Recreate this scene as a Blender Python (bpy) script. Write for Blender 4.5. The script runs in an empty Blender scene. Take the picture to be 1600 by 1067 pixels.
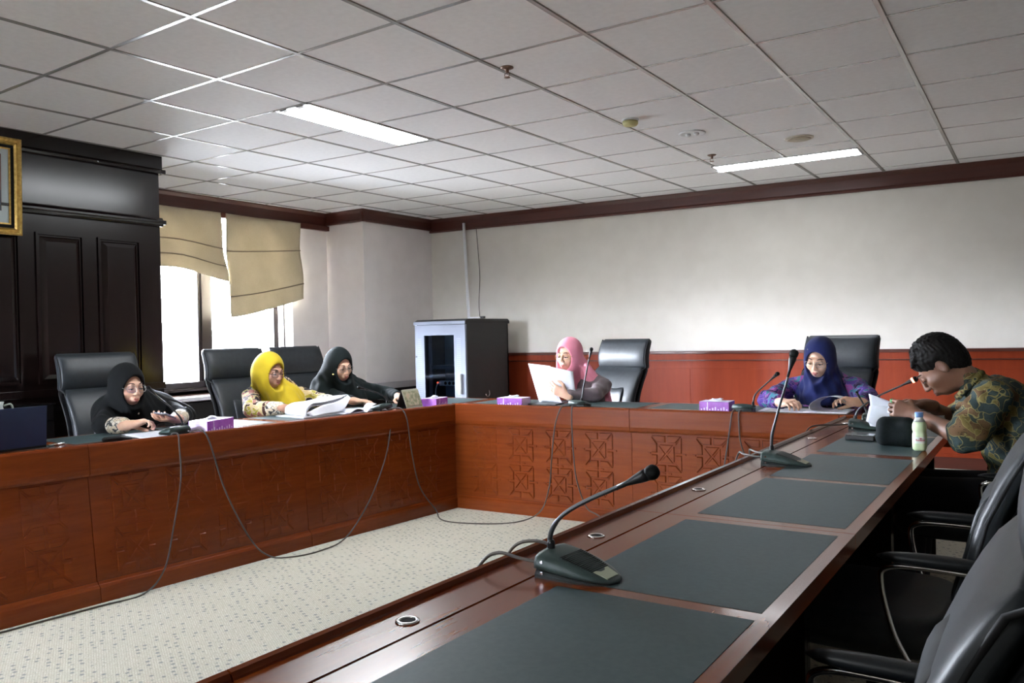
import bpy, bmesh, math, random
import numpy as np
from mathutils import Vector, Matrix
random.seed(7)
PI = math.pi
scene = bpy.context.scene
COL = scene.collection

# ---------------------------------------------------------------- camera
F_PX = 1268.7
YAW, PITCH, ROLL = -0.5844, -0.009, -0.0227
def rot_wc(yaw, pitch, roll):
    cy, sy = math.cos(yaw), math.sin(yaw)
    r1 = np.array([[cy, -sy, 0], [sy, cy, 0], [0, 0, 1]])
    cp, sp = math.cos(pitch), math.sin(pitch)
    r2 = np.array([[1, 0, 0], [0, cp, sp], [0, -sp, cp]])
    cr, sr = math.cos(roll), math.sin(roll)
    r3 = np.array([[cr, 0, sr], [0, 1, 0], [-sr, 0, cr]])
    m = np.array([[1, 0, 0], [0, 0, -1], [0, 1, 0]], float)
    return m @ r3 @ r2 @ r1
RW = rot_wc(YAW, PITCH, ROLL)
cam_d = bpy.data.cameras.new('camera')
cam = bpy.data.objects.new('camera', cam_d)
COL.objects.link(cam)
M = Matrix(((RW[0][0], -RW[1][0], -RW[2][0], 0), (RW[0][1], -RW[1][1], -RW[2][1], 0),
            (RW[0][2], -RW[1][2], -RW[2][2], 1.24), (0, 0, 0, 1)))
cam.matrix_world = M
cam_d.sensor_width = 22.3
cam_d.lens = F_PX / 1600 * 22.3
cam_d.clip_start = 0.05
scene.camera = cam

# ---------------------------------------------------------------- world, exposure
world = bpy.data.worlds.new('World'); scene.world = world
world.use_nodes = True
bg = world.node_tree.nodes['Background']
wt = world.node_tree
_tc = wt.nodes.new('ShaderNodeTexCoord'); _sx = wt.nodes.new('ShaderNodeSeparateXYZ'); _cr = wt.nodes.new('ShaderNodeValToRGB')
wt.links.new(_tc.outputs['Generated'], _sx.inputs[0]); wt.links.new(_sx.outputs['Z'], _cr.inputs[0]); wt.links.new(_cr.outputs[0], bg.inputs[0])
_cr.color_ramp.elements[0].position = 0.0; _cr.color_ramp.elements[0].color = (0.09, 0.092, 0.095, 1)     # ground and street
_cr.color_ramp.elements[1].position = 0.06; _cr.color_ramp.elements[1].color = (0.90, 0.94, 1.0, 1)     # overcast sky
bg.inputs[1].default_value = 136.0
scene.view_settings.view_transform = 'Standard'
scene.view_settings.look = 'None'
scene.view_settings.gamma = 1.0
scene.view_settings.use_curve_mapping = False
scene.view_settings.exposure = 1.10
scene.cycles.use_denoising = True
scene.cycles.max_bounces = 8
scene.cycles.diffuse_bounces = 5
scene.cycles.sample_clamp_indirect = 20.0
scene.cycles.caustics_reflective = False
scene.cycles.caustics_refractive = False
# daylight portal in the window opening
pl = bpy.data.lights.new('window_daylight', 'AREA'); pl.shape = 'RECTANGLE'; pl.size = 2.3; pl.size_y = 1.8
pl.cycles.is_portal = True
po = bpy.data.objects.new('window_daylight', pl); COL.objects.link(po)
po.location = (-6.90, 4.75, 1.68); po.rotation_euler = (0, -PI / 2, 0)

pl2 = bpy.data.lights.new('fill_window_daylight', 'AREA'); pl2.shape = 'RECTANGLE'; pl2.size = 1.4; pl2.size_y = .85  # portal for the fill window added behind the camera
pl2.cycles.is_portal = True
po2 = bpy.data.objects.new('fill_window_daylight', pl2); COL.objects.link(po2)
po2.location = (-4.6, -2.82, 1.775); po2.rotation_euler = (PI / 2, 0, PI)
# ---------------------------------------------------------------- materials
def mat(name, col, rough=0.5, metal=0.0, coat=0.0, emit=None, estr=0.0, alpha=None, spec=None, sheen=0.0, trans=0.0):
    m = bpy.data.materials.new(name); m.use_nodes = True
    b = m.node_tree.nodes['Principled BSDF']
    b.inputs['Base Color'].default_value = (*col, 1)
    b.inputs['Roughness'].default_value = rough
    b.inputs['Metallic'].default_value = metal
    b.inputs['Coat Weight'].default_value = coat
    b.inputs['Coat Roughness'].default_value = 0.08
    if spec is not None: b.inputs['Specular IOR Level'].default_value = spec
    if sheen: b.inputs['Sheen Weight'].default_value = sheen
    if trans: b.inputs['Transmission Weight'].default_value = trans
    if emit: b.inputs['Emission Color'].default_value = (*emit, 1); b.inputs['Emission Strength'].default_value = estr
    return m
def N(m, t, **kw):
    n = m.node_tree.nodes.new(t)
    for k, v in kw.items(): setattr(n, k, v)
    return n
def L(m, a, b): m.node_tree.links.new(a, b)
def bsdf(m): return m.node_tree.nodes['Principled BSDF']
def coords(m, scale=(1, 1, 1), rot=(0, 0, 0)):
    tc = N(m, 'ShaderNodeTexCoord'); mp = N(m, 'ShaderNodeMapping')
    mp.inputs['Scale'].default_value = scale; mp.inputs['Rotation'].default_value = rot
    L(m, tc.outputs['Object'], mp.inputs[0]); return mp.outputs[0]
def ramp(m, fac, stops, interp='LINEAR'):
    r = N(m, 'ShaderNodeValToRGB'); r.color_ramp.interpolation = interp
    els = r.color_ramp.elements
    while len(els) < len(stops): els.new(0.5)
    for e, (p, c) in zip(els, stops): e.position = p; e.color = (*c, 1)
    L(m, fac, r.inputs[0]); return r.outputs[0]
def noise(m, vec, scale, detail=3, rough=0.5):
    n = N(m, 'ShaderNodeTexNoise'); n.inputs['Scale'].default_value = scale
    n.inputs['Detail'].default_value = detail; n.inputs['Roughness'].default_value = rough
    L(m, vec, n.inputs['Vector']); return n.outputs['Fac']
def bump(m, fac, strength=0.2, dist=0.01):
    b = N(m, 'ShaderNodeBump'); b.inputs['Strength'].default_value = strength; b.inputs['Distance'].default_value = dist
    L(m, fac, b.inputs['Height']); L(m, b.outputs[0], bsdf(m).inputs['Normal'])
def mixc(m, fac, a, b, blend='MIX'):
    n = N(m, 'ShaderNodeMix', data_type='RGBA', blend_type=blend)
    for i, v in ((0, fac), (6, a), (7, b)):
        if hasattr(v, 'links'): L(m, v, n.inputs[i])
        elif isinstance(v, tuple): n.inputs[i].default_value = (*v, 1)
        else: n.inputs[i].default_value = v
    return n.outputs[2]
def wood(name, c1, c2, rough, coat, stretch=(1, 14, 14), scale=2.2, spec=None):
    m = mat(name, c1, rough, coat=coat, spec=spec)
    v = coords(m, stretch); f = noise(m, v, scale, 5, 0.6)
    L(m, ramp(m, f, [(0.3, c1), (0.7, c2)]), bsdf(m).inputs['Base Color'])
    return m
def speck(name, c1, c2, rough, scale=40, **kw):
    m = mat(name, c1, rough, **kw)
    f = noise(m, coords(m), scale, 3)
    L(m, ramp(m, f, [(0.35, c1), (0.65, c2)]), bsdf(m).inputs['Base Color']); return m

M_ = {}
M_['wood_y'] = wood('table_wood_along_y', (0.128, 0.0225, 0.0035), (0.178, 0.036, 0.006), 0.24, 0.15, (14, 1.0, 14), spec=.28)
M_['wood_x'] = wood('table_wood_along_x', (0.128, 0.0225, 0.0035), (0.178, 0.036, 0.006), 0.24, 0.15, (1.0, 14, 14), spec=.28)
M_['red_wood'] = wood('wainscot_red_wood', (0.190, 0.026, 0.008), (0.225, 0.034, 0.010), 0.45, 0.0, (9, 9, 0.7), spec=.2)
M_['crown'] = wood('crown_wood', (0.060, 0.013, 0.008), (0.080, 0.018, 0.010), 0.35, 0.1, (1, 1, 12))
M_['dark_wood'] = wood('panel_dark_wood', (0.006, 0.003, 0.003), (0.010, 0.005, 0.004), 0.21, 0.0, (9, 9, 0.6), spec=.38)
M_['black_wood'] = mat('black_wainscot', (0.005, 0.004, 0.004), 0.45, spec=.25)
M_['wall'] = speck('wall_paint', (0.64, 0.605, 0.55), (0.67, 0.635, 0.58), 0.75, 6)
M_['wallL'] = speck('wall_paint_window_side', (0.74, 0.70, 0.70), (0.78, 0.74, 0.74), 0.75, 6)
M_['tile'] = speck('ceiling_tile', (0.80, 0.80, 0.81), (0.84, 0.84, 0.85), 0.85, 30)
M_['tbar'] = mat('ceiling_bar_metal', (0.55, 0.55, 0.54), 0.25, 0.4)
M_['gap'] = mat('ceiling_joint_shadow_gap', (0.22, 0.21, 0.20), 0.9)
M_['chrome'] = mat('chrome', (0.75, 0.75, 0.76), 0.12, 1.0)
M_['black'] = mat('black_plastic', (0.008, 0.008, 0.009), 0.38, spec=.3)
M_['blackmatte'] = mat('black_matte', (0.005, 0.006, 0.006), 0.7, spec=.15)
M_['white'] = mat('white_plastic', (0.75, 0.76, 0.78), 0.4)
M_['alu'] = mat('window_aluminium', (0.035, 0.028, 0.026), 0.35, 0.3)
M_['pad'] = speck('table_leather_pad', (0.034, 0.057, 0.061), (0.042, 0.067, 0.071), 0.50, 90, spec=.28)
bump(M_['pad'], noise(M_['pad'], coords(M_['pad']), 500), 0.08, 0.001)
M_['leather'] = speck('chair_leather', (0.011, 0.014, 0.017), (0.015, 0.019, 0.023), 0.46, 30, spec=.4)
bump(M_['leather'], noise(M_['leather'], coords(M_['leather']), 180), 0.15, 0.002)
M_['shell'] = mat('chair_shell', (0.004, 0.004, 0.005), 0.55, spec=.25)
M_['mic'] = speck('mic_base_plastic', (0.028, 0.046, 0.043), (0.034, 0.055, 0.051), 0.45, 60, spec=.3)
M_['micdark'] = mat('mic_lower_case', (0.012, 0.016, 0.016), 0.5, spec=.25)
M_['stem'] = mat('gooseneck_metal', (0.045, 0.047, 0.05), 0.38, 0.5, spec=.4)
M_['cable'] = mat('cable_grey', (0.060, 0.050, 0.043), 0.5, spec=.3)
M_['paper'] = speck('paper', (0.62, 0.64, 0.70), (0.67, 0.69, 0.75), 0.7, 12)
M_['purple'] = speck('tissue_box_purple', (0.24, 0.05, 0.42), (0.34, 0.10, 0.52), 0.45, 25)
M_['lilac'] = mat('tissue_box_lilac', (0.70, 0.60, 0.85), 0.5)
M_['lcd'] = mat('mic_display', (0.42, 0.46, 0.34), 0.25)
M_['glass'] = None
def glass_mat(name, tint, gloss=0.08, fixed=None):
    m = bpy.data.materials.new(name); m.use_nodes = True; nt = m.node_tree; nt.nodes.clear()
    o = nt.nodes.new('ShaderNodeOutputMaterial'); t = nt.nodes.new('ShaderNodeBsdfTransparent'); g = nt.nodes.new('ShaderNodeBsdfGlossy')
    x = nt.nodes.new('ShaderNodeMixShader'); fr = nt.nodes.new('ShaderNodeFresnel'); fr.inputs[0].default_value = 1.45
    t.inputs[0].default_value = (*tint, 1); g.inputs['Roughness'].default_value = gloss
    if fixed is None: nt.links.new(fr.outputs[0], x.inputs[0])
    else: x.inputs[0].default_value = fixed
    nt.links.new(t.outputs[0], x.inputs[1]); nt.links.new(g.outputs[0], x.inputs[2]); nt.links.new(x.outputs[0], o.inputs[0])
    return m
M_['glass'] = glass_mat('window_glass', (0.95, 0.97, 1.0), 0.0)
M_['tint'] = glass_mat('rack_tinted_glass', (0.55, 0.62, 0.72), 0.05)
M_['lens'] = glass_mat('eyeglass_lens', (0.95, 0.95, 0.95), 0.02, .06)
M_['clear'] = glass_mat('clear_plastic', (0.85, 0.92, 0.88), 0.1)

def carpet():
    m = mat('carpet_woven', (0.5, 0.5, 0.42), 0.95, spec=0.1)
    v = coords(m, (1, 1, 1), (0, 0, 0.5))
    vo = N(m, 'ShaderNodeTexVoronoi'); vo.inputs['Scale'].default_value = 26; vo.inputs['Randomness'].default_value = 0.35
    L(m, v, vo.inputs['Vector'])
    w = noise(m, v, 120, 2)
    br = N(m, 'ShaderNodeTexBrick'); br.inputs['Scale'].default_value = 28; br.offset = 0.5
    br.inputs['Color1'].default_value = (0.66, 0.64, 0.53, 1); br.inputs['Color2'].default_value = (0.56, 0.53, 0.43, 1)
    br.inputs['Mortar'].default_value = (0.40, 0.39, 0.34, 1); br.inputs['Mortar Size'].default_value = 0.03
    L(m, v, br.inputs['Vector'])
    c = mixc(m, w, br.outputs[0], (0.36, 0.34, 0.28))
    d = ramp(m, vo.outputs['Distance'], [(0.16, (1, 1, 1)), (0.27, (0, 0, 0))])
    dm = N(m, 'ShaderNodeMath', operation='MULTIPLY'); L(m, d, dm.inputs[0]); dm.inputs[1].default_value = 0.75
    c = mixc(m, dm.outputs[0], c, (0.15, 0.17, 0.18))
    L(m, c, bsdf(m).inputs['Base Color'])
    bump(m, w, 0.5, 0.004)
    return m
M_['carpet'] = carpet()

# ---------------------------------------------------------------- mesh helpers
class MB:
    def __init__(s): s.v = []; s.f = []; s.m = []
    def add(s, vs, fs, mi=0):
        o = len(s.v); s.v += [tuple(map(float, v)) for v in vs]; s.f += [tuple(o + i for i in f) for f in fs]; s.m += [mi] * len(fs); return s
    def box(s, lo, hi, mi=0):
        x0, y0, z0 = lo; x1, y1, z1 = hi
        s.add([(x0, y0, z0), (x1, y0, z0), (x1, y1, z0), (x0, y1, z0), (x0, y0, z1), (x1, y0, z1), (x1, y1, z1), (x0, y1, z1)],
              [(0, 3, 2, 1), (4, 5, 6, 7), (0, 1, 5, 4), (1, 2, 6, 5), (2, 3, 7, 6), (3, 0, 4, 7)], mi); return s
    def beam(s, a, b, w, h, mi=0, up=(0, 0, 1)):
        a = Vector(a); b = Vector(b); d = (b - a).normalized(); u = Vector(up)
        r = d.cross(u).normalized(); u = r.cross(d).normalized(); vs = []
        for p in (a, b):
            for sx, sz in ((-1, -1), (1, -1), (1, 1), (-1, 1)): vs.append(p + r * (sx * w / 2) + u * (sz * h / 2))
        s.add(vs, [(3, 2, 1, 0), (4, 5, 6, 7), (0, 1, 5, 4), (1, 2, 6, 5), (2, 3, 7, 6), (3, 0, 4, 7)], mi); return s
    def tube(s, pts, r, n=8, mi=0, cap=True):
        P = [Vector(p) for p in pts]; rs = r if isinstance(r, (list, tuple)) else [r] * len(P)
        t0 = (P[1] - P[0]).normalized(); u = t0.orthogonal().normalized(); vs = []
        for i, p in enumerate(P):
            t = (P[min(i + 1, len(P) - 1)] - P[max(i - 1, 0)]).normalized()
            u = (u - t * u.dot(t)); u = u.normalized() if u.length > 1e-6 else t.orthogonal().normalized()
            w = t.cross(u)
            for k in range(n):
                a = 2 * PI * k / n; vs.append(p + (u * math.cos(a) + w * math.sin(a)) * rs[i])
        fs = []
        for i in range(len(P) - 1):
            for k in range(n):
                a = i * n + k; b = i * n + (k + 1) % n; fs.append((a, b, b + n, a + n))
        if cap: fs.append(tuple(range(n))[::-1]); fs.append(tuple(range((len(P) - 1) * n, len(P) * n)))
        s.add(vs, fs, mi); return s
    def lathe(s, prof, n=24, c=(0, 0, 0), mi=0, axis='z'):
        vs = []; fs = []
        for r, z in prof:
            for k in range(n):
                a = 2 * PI * k / n; vs.append((c[0] + r * math.cos(a), c[1] + r * math.sin(a), c[2] + z))
        for i in range(len(prof) - 1):
            for k in range(n):
                a = i * n + k; b = i * n + (k + 1) % n; fs.append((a, b, b + n, a + n))
        fs.append(tuple(range(n))[::-1]); fs.append(tuple(range((len(prof) - 1) * n, len(prof) * n)))
        s.add(vs, fs, mi); return s
    def grid(s, rows, mi=0, closed=False):
        nr = len(rows); nc = len(rows[0]); vs = [p for r in rows for p in r]; fs = []
        for i in range(nr - 1):
            for j in range(nc if closed else nc - 1):
                a = i * nc + j; b = i * nc + (j + 1) % nc; fs.append((a, b, b + nc, a + nc))
        s.add(vs, fs, mi); return s
    def extr(s, prof, u0, u1, fn, mi=0, seg=1):
        """extrude a closed (d,z) profile along u, mapped through fn(u,d,z)"""
        n = len(prof); vs = []; fs = []
        for k in range(seg + 1):
            u = u0 + (u1 - u0) * k / seg; vs += [fn(u, d, z) for d, z in prof]
        for k in range(seg):
            for i in range(n):
                a = k * n + i; b = k * n + (i + 1) % n; fs.append((a, b, b + n, a + n))
        fs.append(tuple(range(n))[::-1]); fs.append(tuple(range(seg * n, seg * n + n)))
        s.add(vs, fs, mi); return s
    def fbox(s, lo, hi, fn, mi=0):
        o = len(s.v); s.box(lo, hi, mi)
        s.v[o:] = [tuple(fn(*p)) for p in s.v[o:]]; return s
    def build(s, name, m, parent=None, smooth=False, loc=None, rot=0, bevel=0, solid=0, subd=0, recalc=True):
        me = bpy.data.meshes.new(name)
        me.from_pydata(s.v, [], s.f)
        for x in (m if isinstance(m, (list, tuple)) else [m]): me.materials.append(x)
        if any(s.m): me.polygons.foreach_set('material_index', s.m)
        if recalc:
            bm = bmesh.new(); bm.from_mesh(me); bmesh.ops.recalc_face_normals(bm, faces=bm.faces); bm.to_mesh(me); bm.free()
        if smooth: me.polygons.foreach_set('use_smooth', [True] * len(me.polygons))
        o = bpy.data.objects.new(name, me); COL.objects.link(o)
        if parent: o.parent = parent
        if loc: o.location = loc
        if rot: o.rotation_euler = (0, 0, rot)
        if solid: q = o.modifiers.new('thick', 'SOLIDIFY'); q.thickness = solid; q.offset = 0
        if bevel:
            q = o.modifiers.new('bevel', 'BEVEL'); q.width = bevel; q.segments = 2; q.limit_method = 'ANGLE'; q.angle_limit = 0.6
            if not smooth:
                me.polygons.foreach_set('use_smooth', [True] * len(me.polygons)); q.harden_normals = True
        if subd: q = o.modifiers.new('sub', 'SUBSURF'); q.levels = subd; q.render_levels = subd
        return o
def thing(name, label, cat, loc=(0, 0, 0), rot=0, group=None):
    o = bpy.data.objects.new(name, None); COL.objects.link(o); o.empty_display_size = 0.1
    o.location = loc; o.rotation_euler = (0, 0, rot); o['label'] = label; o['category'] = cat
    if group: o['group'] = group
    return o
def tag(o, label, cat, group=None, kind=None):
    o['label'] = label; o['category'] = cat
    if group: o['group'] = group
    if kind: o['kind'] = kind
    return o
def struct(o): o['kind'] = 'structure'; return o
def dup(root, loc, rot, label):
    r = root.copy(); COL.objects.link(r); r.location = loc; r.rotation_euler = (0, 0, rot); r['label'] = label
    for ch in list(root.children):
        c = ch.copy(); COL.objects.link(c); c.parent = r
        for g in ch.children:
            d = g.copy(); COL.objects.link(d); d.parent = c
    return r
def catmull(pts, n=8):
    P = [Vector(p) for p in pts]; P = [P[0] * 2 - P[1]] + P + [P[-1] * 2 - P[-2]]; out = []
    for i in range(1, len(P) - 2):
        for k in range(n):
            t = k / n; a, b, c, d = P[i - 1:i + 3]
            out.append(0.5 * ((2 * b) + (c - a) * t + (2 * a - 5 * b + 4 * c - d) * t * t + (-a + 3 * b - 3 * c + d) * t ** 3))
    out.append(P[-2]); return out

# ================================================================ ROOM SHELL
CH = 2.6
def wall_y(x): return 7.47 + 0.078 * (x + 6.05)
XL, XC, XP, XR, YB = -6.60, -6.05, -5.43, 2.6, -2.6
struct(MB().add([(-7.0, YB - .2, 0), (XR + .2, YB - .2, 0), (XR + .2, 8.4, 0), (-7.0, 8.4, 0), (-7.0, YB - .2, -.1), (XR + .2, YB - .2, -.1), (XR + .2, 8.4, -.1), (-7.0, 8.4, -.1)],
       [(0, 1, 2, 3), (7, 6, 5, 4), (0, 4, 5, 1), (1, 5, 6, 2), (2, 6, 7, 3), (3, 7, 4, 0)]).build('floor', M_['carpet']))
struct(MB().box((-7.0, YB - .2, CH), (XR + .2, 8.4, CH + .12)).build('ceiling', M_['tile']))
# ceiling bars: lines a (running away) and lines b (running across)
bars = MB()
LA = [((-6.60, 2.0), (-6.43, 7.3)), ((-6.02, 2.4), (-5.85, 7.3)), ((-5.41, 2.7), (-5.26, 7.3)), ((-4.82, 2.7), (-4.66, 7.3)), ((-4.215, 2.1), (-4.06, 7.33)), ((-3.60, 2.1), (-3.45, 7.34)),
      ((-2.975, 2.1), (-2.875, 7.39)), ((-2.34, 2.66), (-2.30, 7.4)), ((-1.743, 3.25), (-1.735, 7.4)), ((-1.158, 3.27), (-1.19, 7.56)), ((-0.588, 3.92), (-0.622, 7.65)),
      ((0.0, 3.9), (-0.05, 7.6)), ((0.59, 3.9), (0.53, 7.6)), ((1.18, 3.9), (1.12, 7.6)), ((1.77, 3.9), (1.71, 7.6)), ((2.36, 3.9), (2.30, 7.6))]
for (a, b) in LA:
    sl = (b[0] - a[0]) / (b[1] - a[1])
    for (y0, y1) in ((YB, 7.98),):
        f = lambda y: (a[0] + sl * (y - a[1]), y, CH - .0015)
        bars.beam(f(y0), f(y1), .021, .004)
        bars.beam(tuple(np.add(f(y0), (.0125, 0, .0008))), tuple(np.add(f(y1), (.0125, 0, .0008))), .005, .0015, 1)
LBl = [(-4.2, 2.14), (-4.2, 2.71), (-4.2, 3.275), (-4.2, 3.845), (-4.2, 4.41), (-4.2, 5.0), (-4.2, 5.585), (-4.2, 6.19), (-4.2, 6.76), (-4.2, 7.32)]
LBr = [2.08, 2.65, 3.30, 3.91, 4.53, 5.155, 5.765, 6.38, 6.99, 7.64]
for k in range(-8, 10):
    if k >= 0: yl, yr = LBl[k][1], LBr[k]
    else: yl, yr = 2.14 + .57 * k, 2.08 + .57 * k
    sl = (yr - yl) / 3.6
    f = lambda x: (x, yl + sl * (x + 4.2), CH - .001)
    bars.beam(f(-6.7), f(XR), .018, .003)
    bars.beam(tuple(np.add(f(-6.7), (0, .011, .0004))), tuple(np.add(f(XR), (0, .011, .0004))), .004, .0015, 1)
b_ = bars.build('trim_1', [M_['tbar'], M_['gap']]); struct(b_)

# far wall (paint above, red wood wainscot below)
def fw(x, off=0.0): return (x, wall_y(x) - off)
def farslab(mb, z0, z1, off, thick=.2, x0=-6.7, x1=XR, mi=0):
    a = fw(x0, off); b = fw(x1, off)
    mb.add([(a[0], a[1], z0), (b[0], b[1], z0), (b[0], b[1] + thick, z0), (a[0], a[1] + thick, z0), (a[0], a[1], z1), (b[0], b[1], z1), (b[0], b[1] + thick, z1), (a[0], a[1] + thick, z1)],
           [(0, 3, 2, 1), (4, 5, 6, 7), (0, 1, 5, 4), (1, 2, 6, 5), (2, 3, 7, 6), (3, 0, 4, 7)], mi)
    return mb
struct(farslab(MB(), 0, CH, 0).build('wall_far', M_['wall']))
tr = MB()
farslab(tr, 0.0, .935, .022, .022)
for i in range(8):   # raised stiles between the wainscot boards
    x = -5.3 + 1.17 * i
    farslab(tr, .13, .86, .026, .004, x, x + 1.155)
farslab(tr, .945, 1.005, .030, .03)
struct(tr.build('trim_2', M_['red_wood'], bevel=.003))
tr = MB(); farslab(tr, 1.005, 1.033, .045, .045); farslab(tr, .935, .946, .036, .036); farslab(tr, 0, .10, .032, .01)
struct(tr.build('trim_3', M_['crown'], bevel=.004))
def crown(mb, a, b, side, h=.15, flip=1):
    """crown moulding along a->b (xy), side = unit normal into the room"""
    prof = [(0, CH - h), (.028, CH - h), (.032, CH - h + .015), (.024, CH - h + .03), (.024, CH - .04), (.045, CH - .012), (.045, CH), (0, CH)]
    d = Vector((b[0] - a[0], b[1] - a[1])); 
    fn = lambda u, w, z: (a[0] + d.x * u + side[0] * w, a[1] + d.y * u + side[1] * w, z)
    mb.extr(prof, 0, 1, fn)
cm = MB(); crown(cm, (XC, wall_y(XC)), (XR, wall_y(XR)), (0, -1), .155)
struct(cm.build('trim_4', M_['crown']))
# column in the left corner
struct(MB().box((XL, 6.33, 0), (XC, 7.5, CH)).build('wall_column', M_['wallL'], bevel=.004))
cm = MB(); crown(cm, (XC, 6.33 - .04), (XC, 7.5), (1, 0), .13); crown(cm, (XL, 6.33), (XC + .04, 6.33), (0, -1), .13)
struct(cm.build('trim_5', M_['crown']))
# window wall with opening
YE = 3.56
Y0, Y1, Z0, Z1 = 3.75, 5.83, .83, 2.50
w = MB()
w.box((-6.9, YE, 0), (XL, Y0, CH)); w.box((-6.9, Y1, 0), (XL, 7.6, CH)); w.box((-6.9, Y0, 0), (XL, Y1, .70)); w.box((-6.9, Y0, Z1), (XL, Y1, CH))
struct(w.build('wall_left', M_['wallL']))
cm = MB(); crown(cm, (XL, 3.5), (XL, 6.33), (1, 0), .16)
cm.box((XL, 3.5, 2.41), (XL + .05, 6.33, 2.46))
struct(cm.build('trim_6', M_['crown']))
struct(MB().box((XL, 3.5, 0), (XL + .12, 6.33, .68)).box((XC, 6.30, 0), (XC + .05, wall_y(XC), .68)).box((XL, 6.28, 0), (XC + .05, 6.33, .68)).build('trim_7', M_['black_wood']))
struct(MB().box((-6.86, Y0, .70), (XL + .15, Y1 + .2, .735)).build('trim_8', mat('window_ledge', (0.78, 0.76, 0.82), 0.4), bevel=.004))
struct(MB().box((XC, 6.30, .68), (XC + .06, wall_y(XC), .745)).build('trim_9', mat('column_ledge', (0.42, 0.40, 0.42), 0.45), bevel=.004))
# window frame and panes
fr = MB(); xf0, xf1 = -6.80, -6.73
fr.box((xf0, Y0, .74), (xf1 + .03, Y1, .80)); fr.box((xf0, Y0, .80), (xf1, Y1, .86)); fr.box((xf0, Y0, Z1 - .06), (xf1, Y1, Z1))
for y, wd in ((Y0, .05), (4.83, .10), (5.69, .06), (Y1 - .01, .02)):
    fr.box((xf0, y, .8), (xf1, y + wd, Z1))
fr.box((xf0 + .02, 4.80, .8), (xf1 - .02, 4.83, Z1)); fr.box((xf0 + .02, 4.93, .8), (xf1 - .02, 4.955, Z1))
wf = struct(fr.build('window_1', M_['alu'], bevel=.004))
MB().box((-6.775, Y0 + .05, .86), (-6.769, 4.80, Z1 - .06)).build('pane', M_['glass'], wf)
MB().box((-6.775, 4.955, .86), (-6.769, 5.69, Z1 - .06)).build('pane', M_['glass'], wf)
MB().box((-6.775, 5.75, .86), (-6.769, Y1 - .01, Z1 - .06)).build('pane', M_['glass'], wf)
struct(MB().box((-6.86, Y0 - .02, .735), (-6.70, Y1, .775)).build('trim_10', mat('sill_wood', (0.16, 0.09, 0.07), 0.4)))
# dark panelled wall projecting on the left

pw = MB(); pw.box((-6.9, YB, 0), (XP, YE, CH))
# raised and fielded panels
def field(mb, y0, y1, z0, z1):
    x = XP
    e = .035
    mb.add([(x, y0, z0), (x, y1, z0), (x, y1, z1), (x, y0, z1), (x - .018, y0 + .01, z0 + .01), (x - .018, y1 - .01, z0 + .01), (x - .018, y1 - .01, z1 - .01), (x - .018, y0 + .01, z1 - .01)], [])
def frame_box(mb, y0, y1, z0, z1):
    # moulding ring around, bevelled raised field within
    for (a, b, c, d) in ((y0, y1, z1, z1 + .014), (y0, y1, z0 - .014, z0), (y0 - .014, y0, z0 - .014, z1 + .014), (y1, y1 + .014, z0 - .014, z1 + .014)):
        mb.box((XP, a, c), (XP + .012, b, d))
    e = .045
    mb.add([(XP, y0 + .012, z0 + .012), (XP, y1 - .012, z0 + .012), (XP, y1 - .012, z1 - .012), (XP, y0 + .012, z1 - .012),
            (XP + .02, y0 + e, z0 + e), (XP + .02, y1 - e, z0 + e), (XP + .02, y1 - e, z1 - e), (XP + .02, y0 + e, z1 - e)],
           [(0, 1, 5, 4), (1, 2, 6, 5), (2, 3, 7, 6), (3, 0, 4, 7), (4, 5, 6, 7)])
for y in (3.10, 2.69, 2.28, 1.87, 1.46, 1.05):
    frame_box(pw, y, y + .285, 1.0, 1.955); frame_box(pw, y, y + .285, .2, .85)
struct(pw.build('wall_panelled', M_['dark_wood']))
def mould(mb, prof, y0=YB, y1=YE):
    mb.extr(prof, y0, y1, lambda u, d, z: (XP + d, u, z))
    # return around the end
mo = MB()
mould(mo, [(0, 2.47), (.03, 2.47), (.045, 2.485), (.03, 2.50), (.02, 2.505), (.02, 2.6), (0, 2.6)], YB, YE + .02)
mould(mo, [(0, 2.085), (.02, 2.085), (.03, 2.10), (.045, 2.11), (.045, 2.125), (.025, 2.135), (.015, 2.15), (0, 2.15)], YB, YE + .015)
mo.box((XP, YB, 0), (XP + .025, YE + .01, .14)); mo.box((XP, YB, .90), (XP + .02, YE + .005, .95))
mo.box((XP - .3, YE, 2.47), (XP + .04, YE + .035, 2.50)); mo.box((XP - .3, YE, 2.10), (XP + .04, YE + .03, 2.13))
struct(mo.build('trim_11', M_['dark_wood'], bevel=.003))
# walls out of the picture, closing the room
struct(MB().box((XR, YB, 0), (XR + .2, 8.4, CH)).build('wall_right', speck('right_wall_paint', (0.36, 0.33, 0.29), (0.40, 0.37, 0.33), 0.75, 6)))
struct(MB().box((-7.0, YB - .2, 0), (-5.3, YB, CH)).box((-3.9, YB - .2, 0), (XR + .2, YB, CH)).box((-5.3, YB - .2, 0), (-3.9, YB, 1.35)).box((-5.3, YB - .2, 2.2), (-3.9, YB, CH)).build('wall_back', M_['wall']))
fb = MB()  # unseen window, added to brighten the near half of the room
for x in (-5.3, -4.62, -3.95): fb.box((x, YB - .14, 1.35), (x + .05, YB - .07, 2.2))
fb.box((-5.3, YB - .14, 1.35), (-3.9, YB - .07, 1.39)); fb.box((-5.3, YB - .14, 2.16), (-3.9, YB - .07, 2.2))
w2_ = struct(fb.build('added_fill_window', M_['alu']))
MB().box((-5.25, YB - .11, 1.39), (-3.95, YB - .104, 2.16)).build('pane', M_['glass'], w2_)
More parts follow.
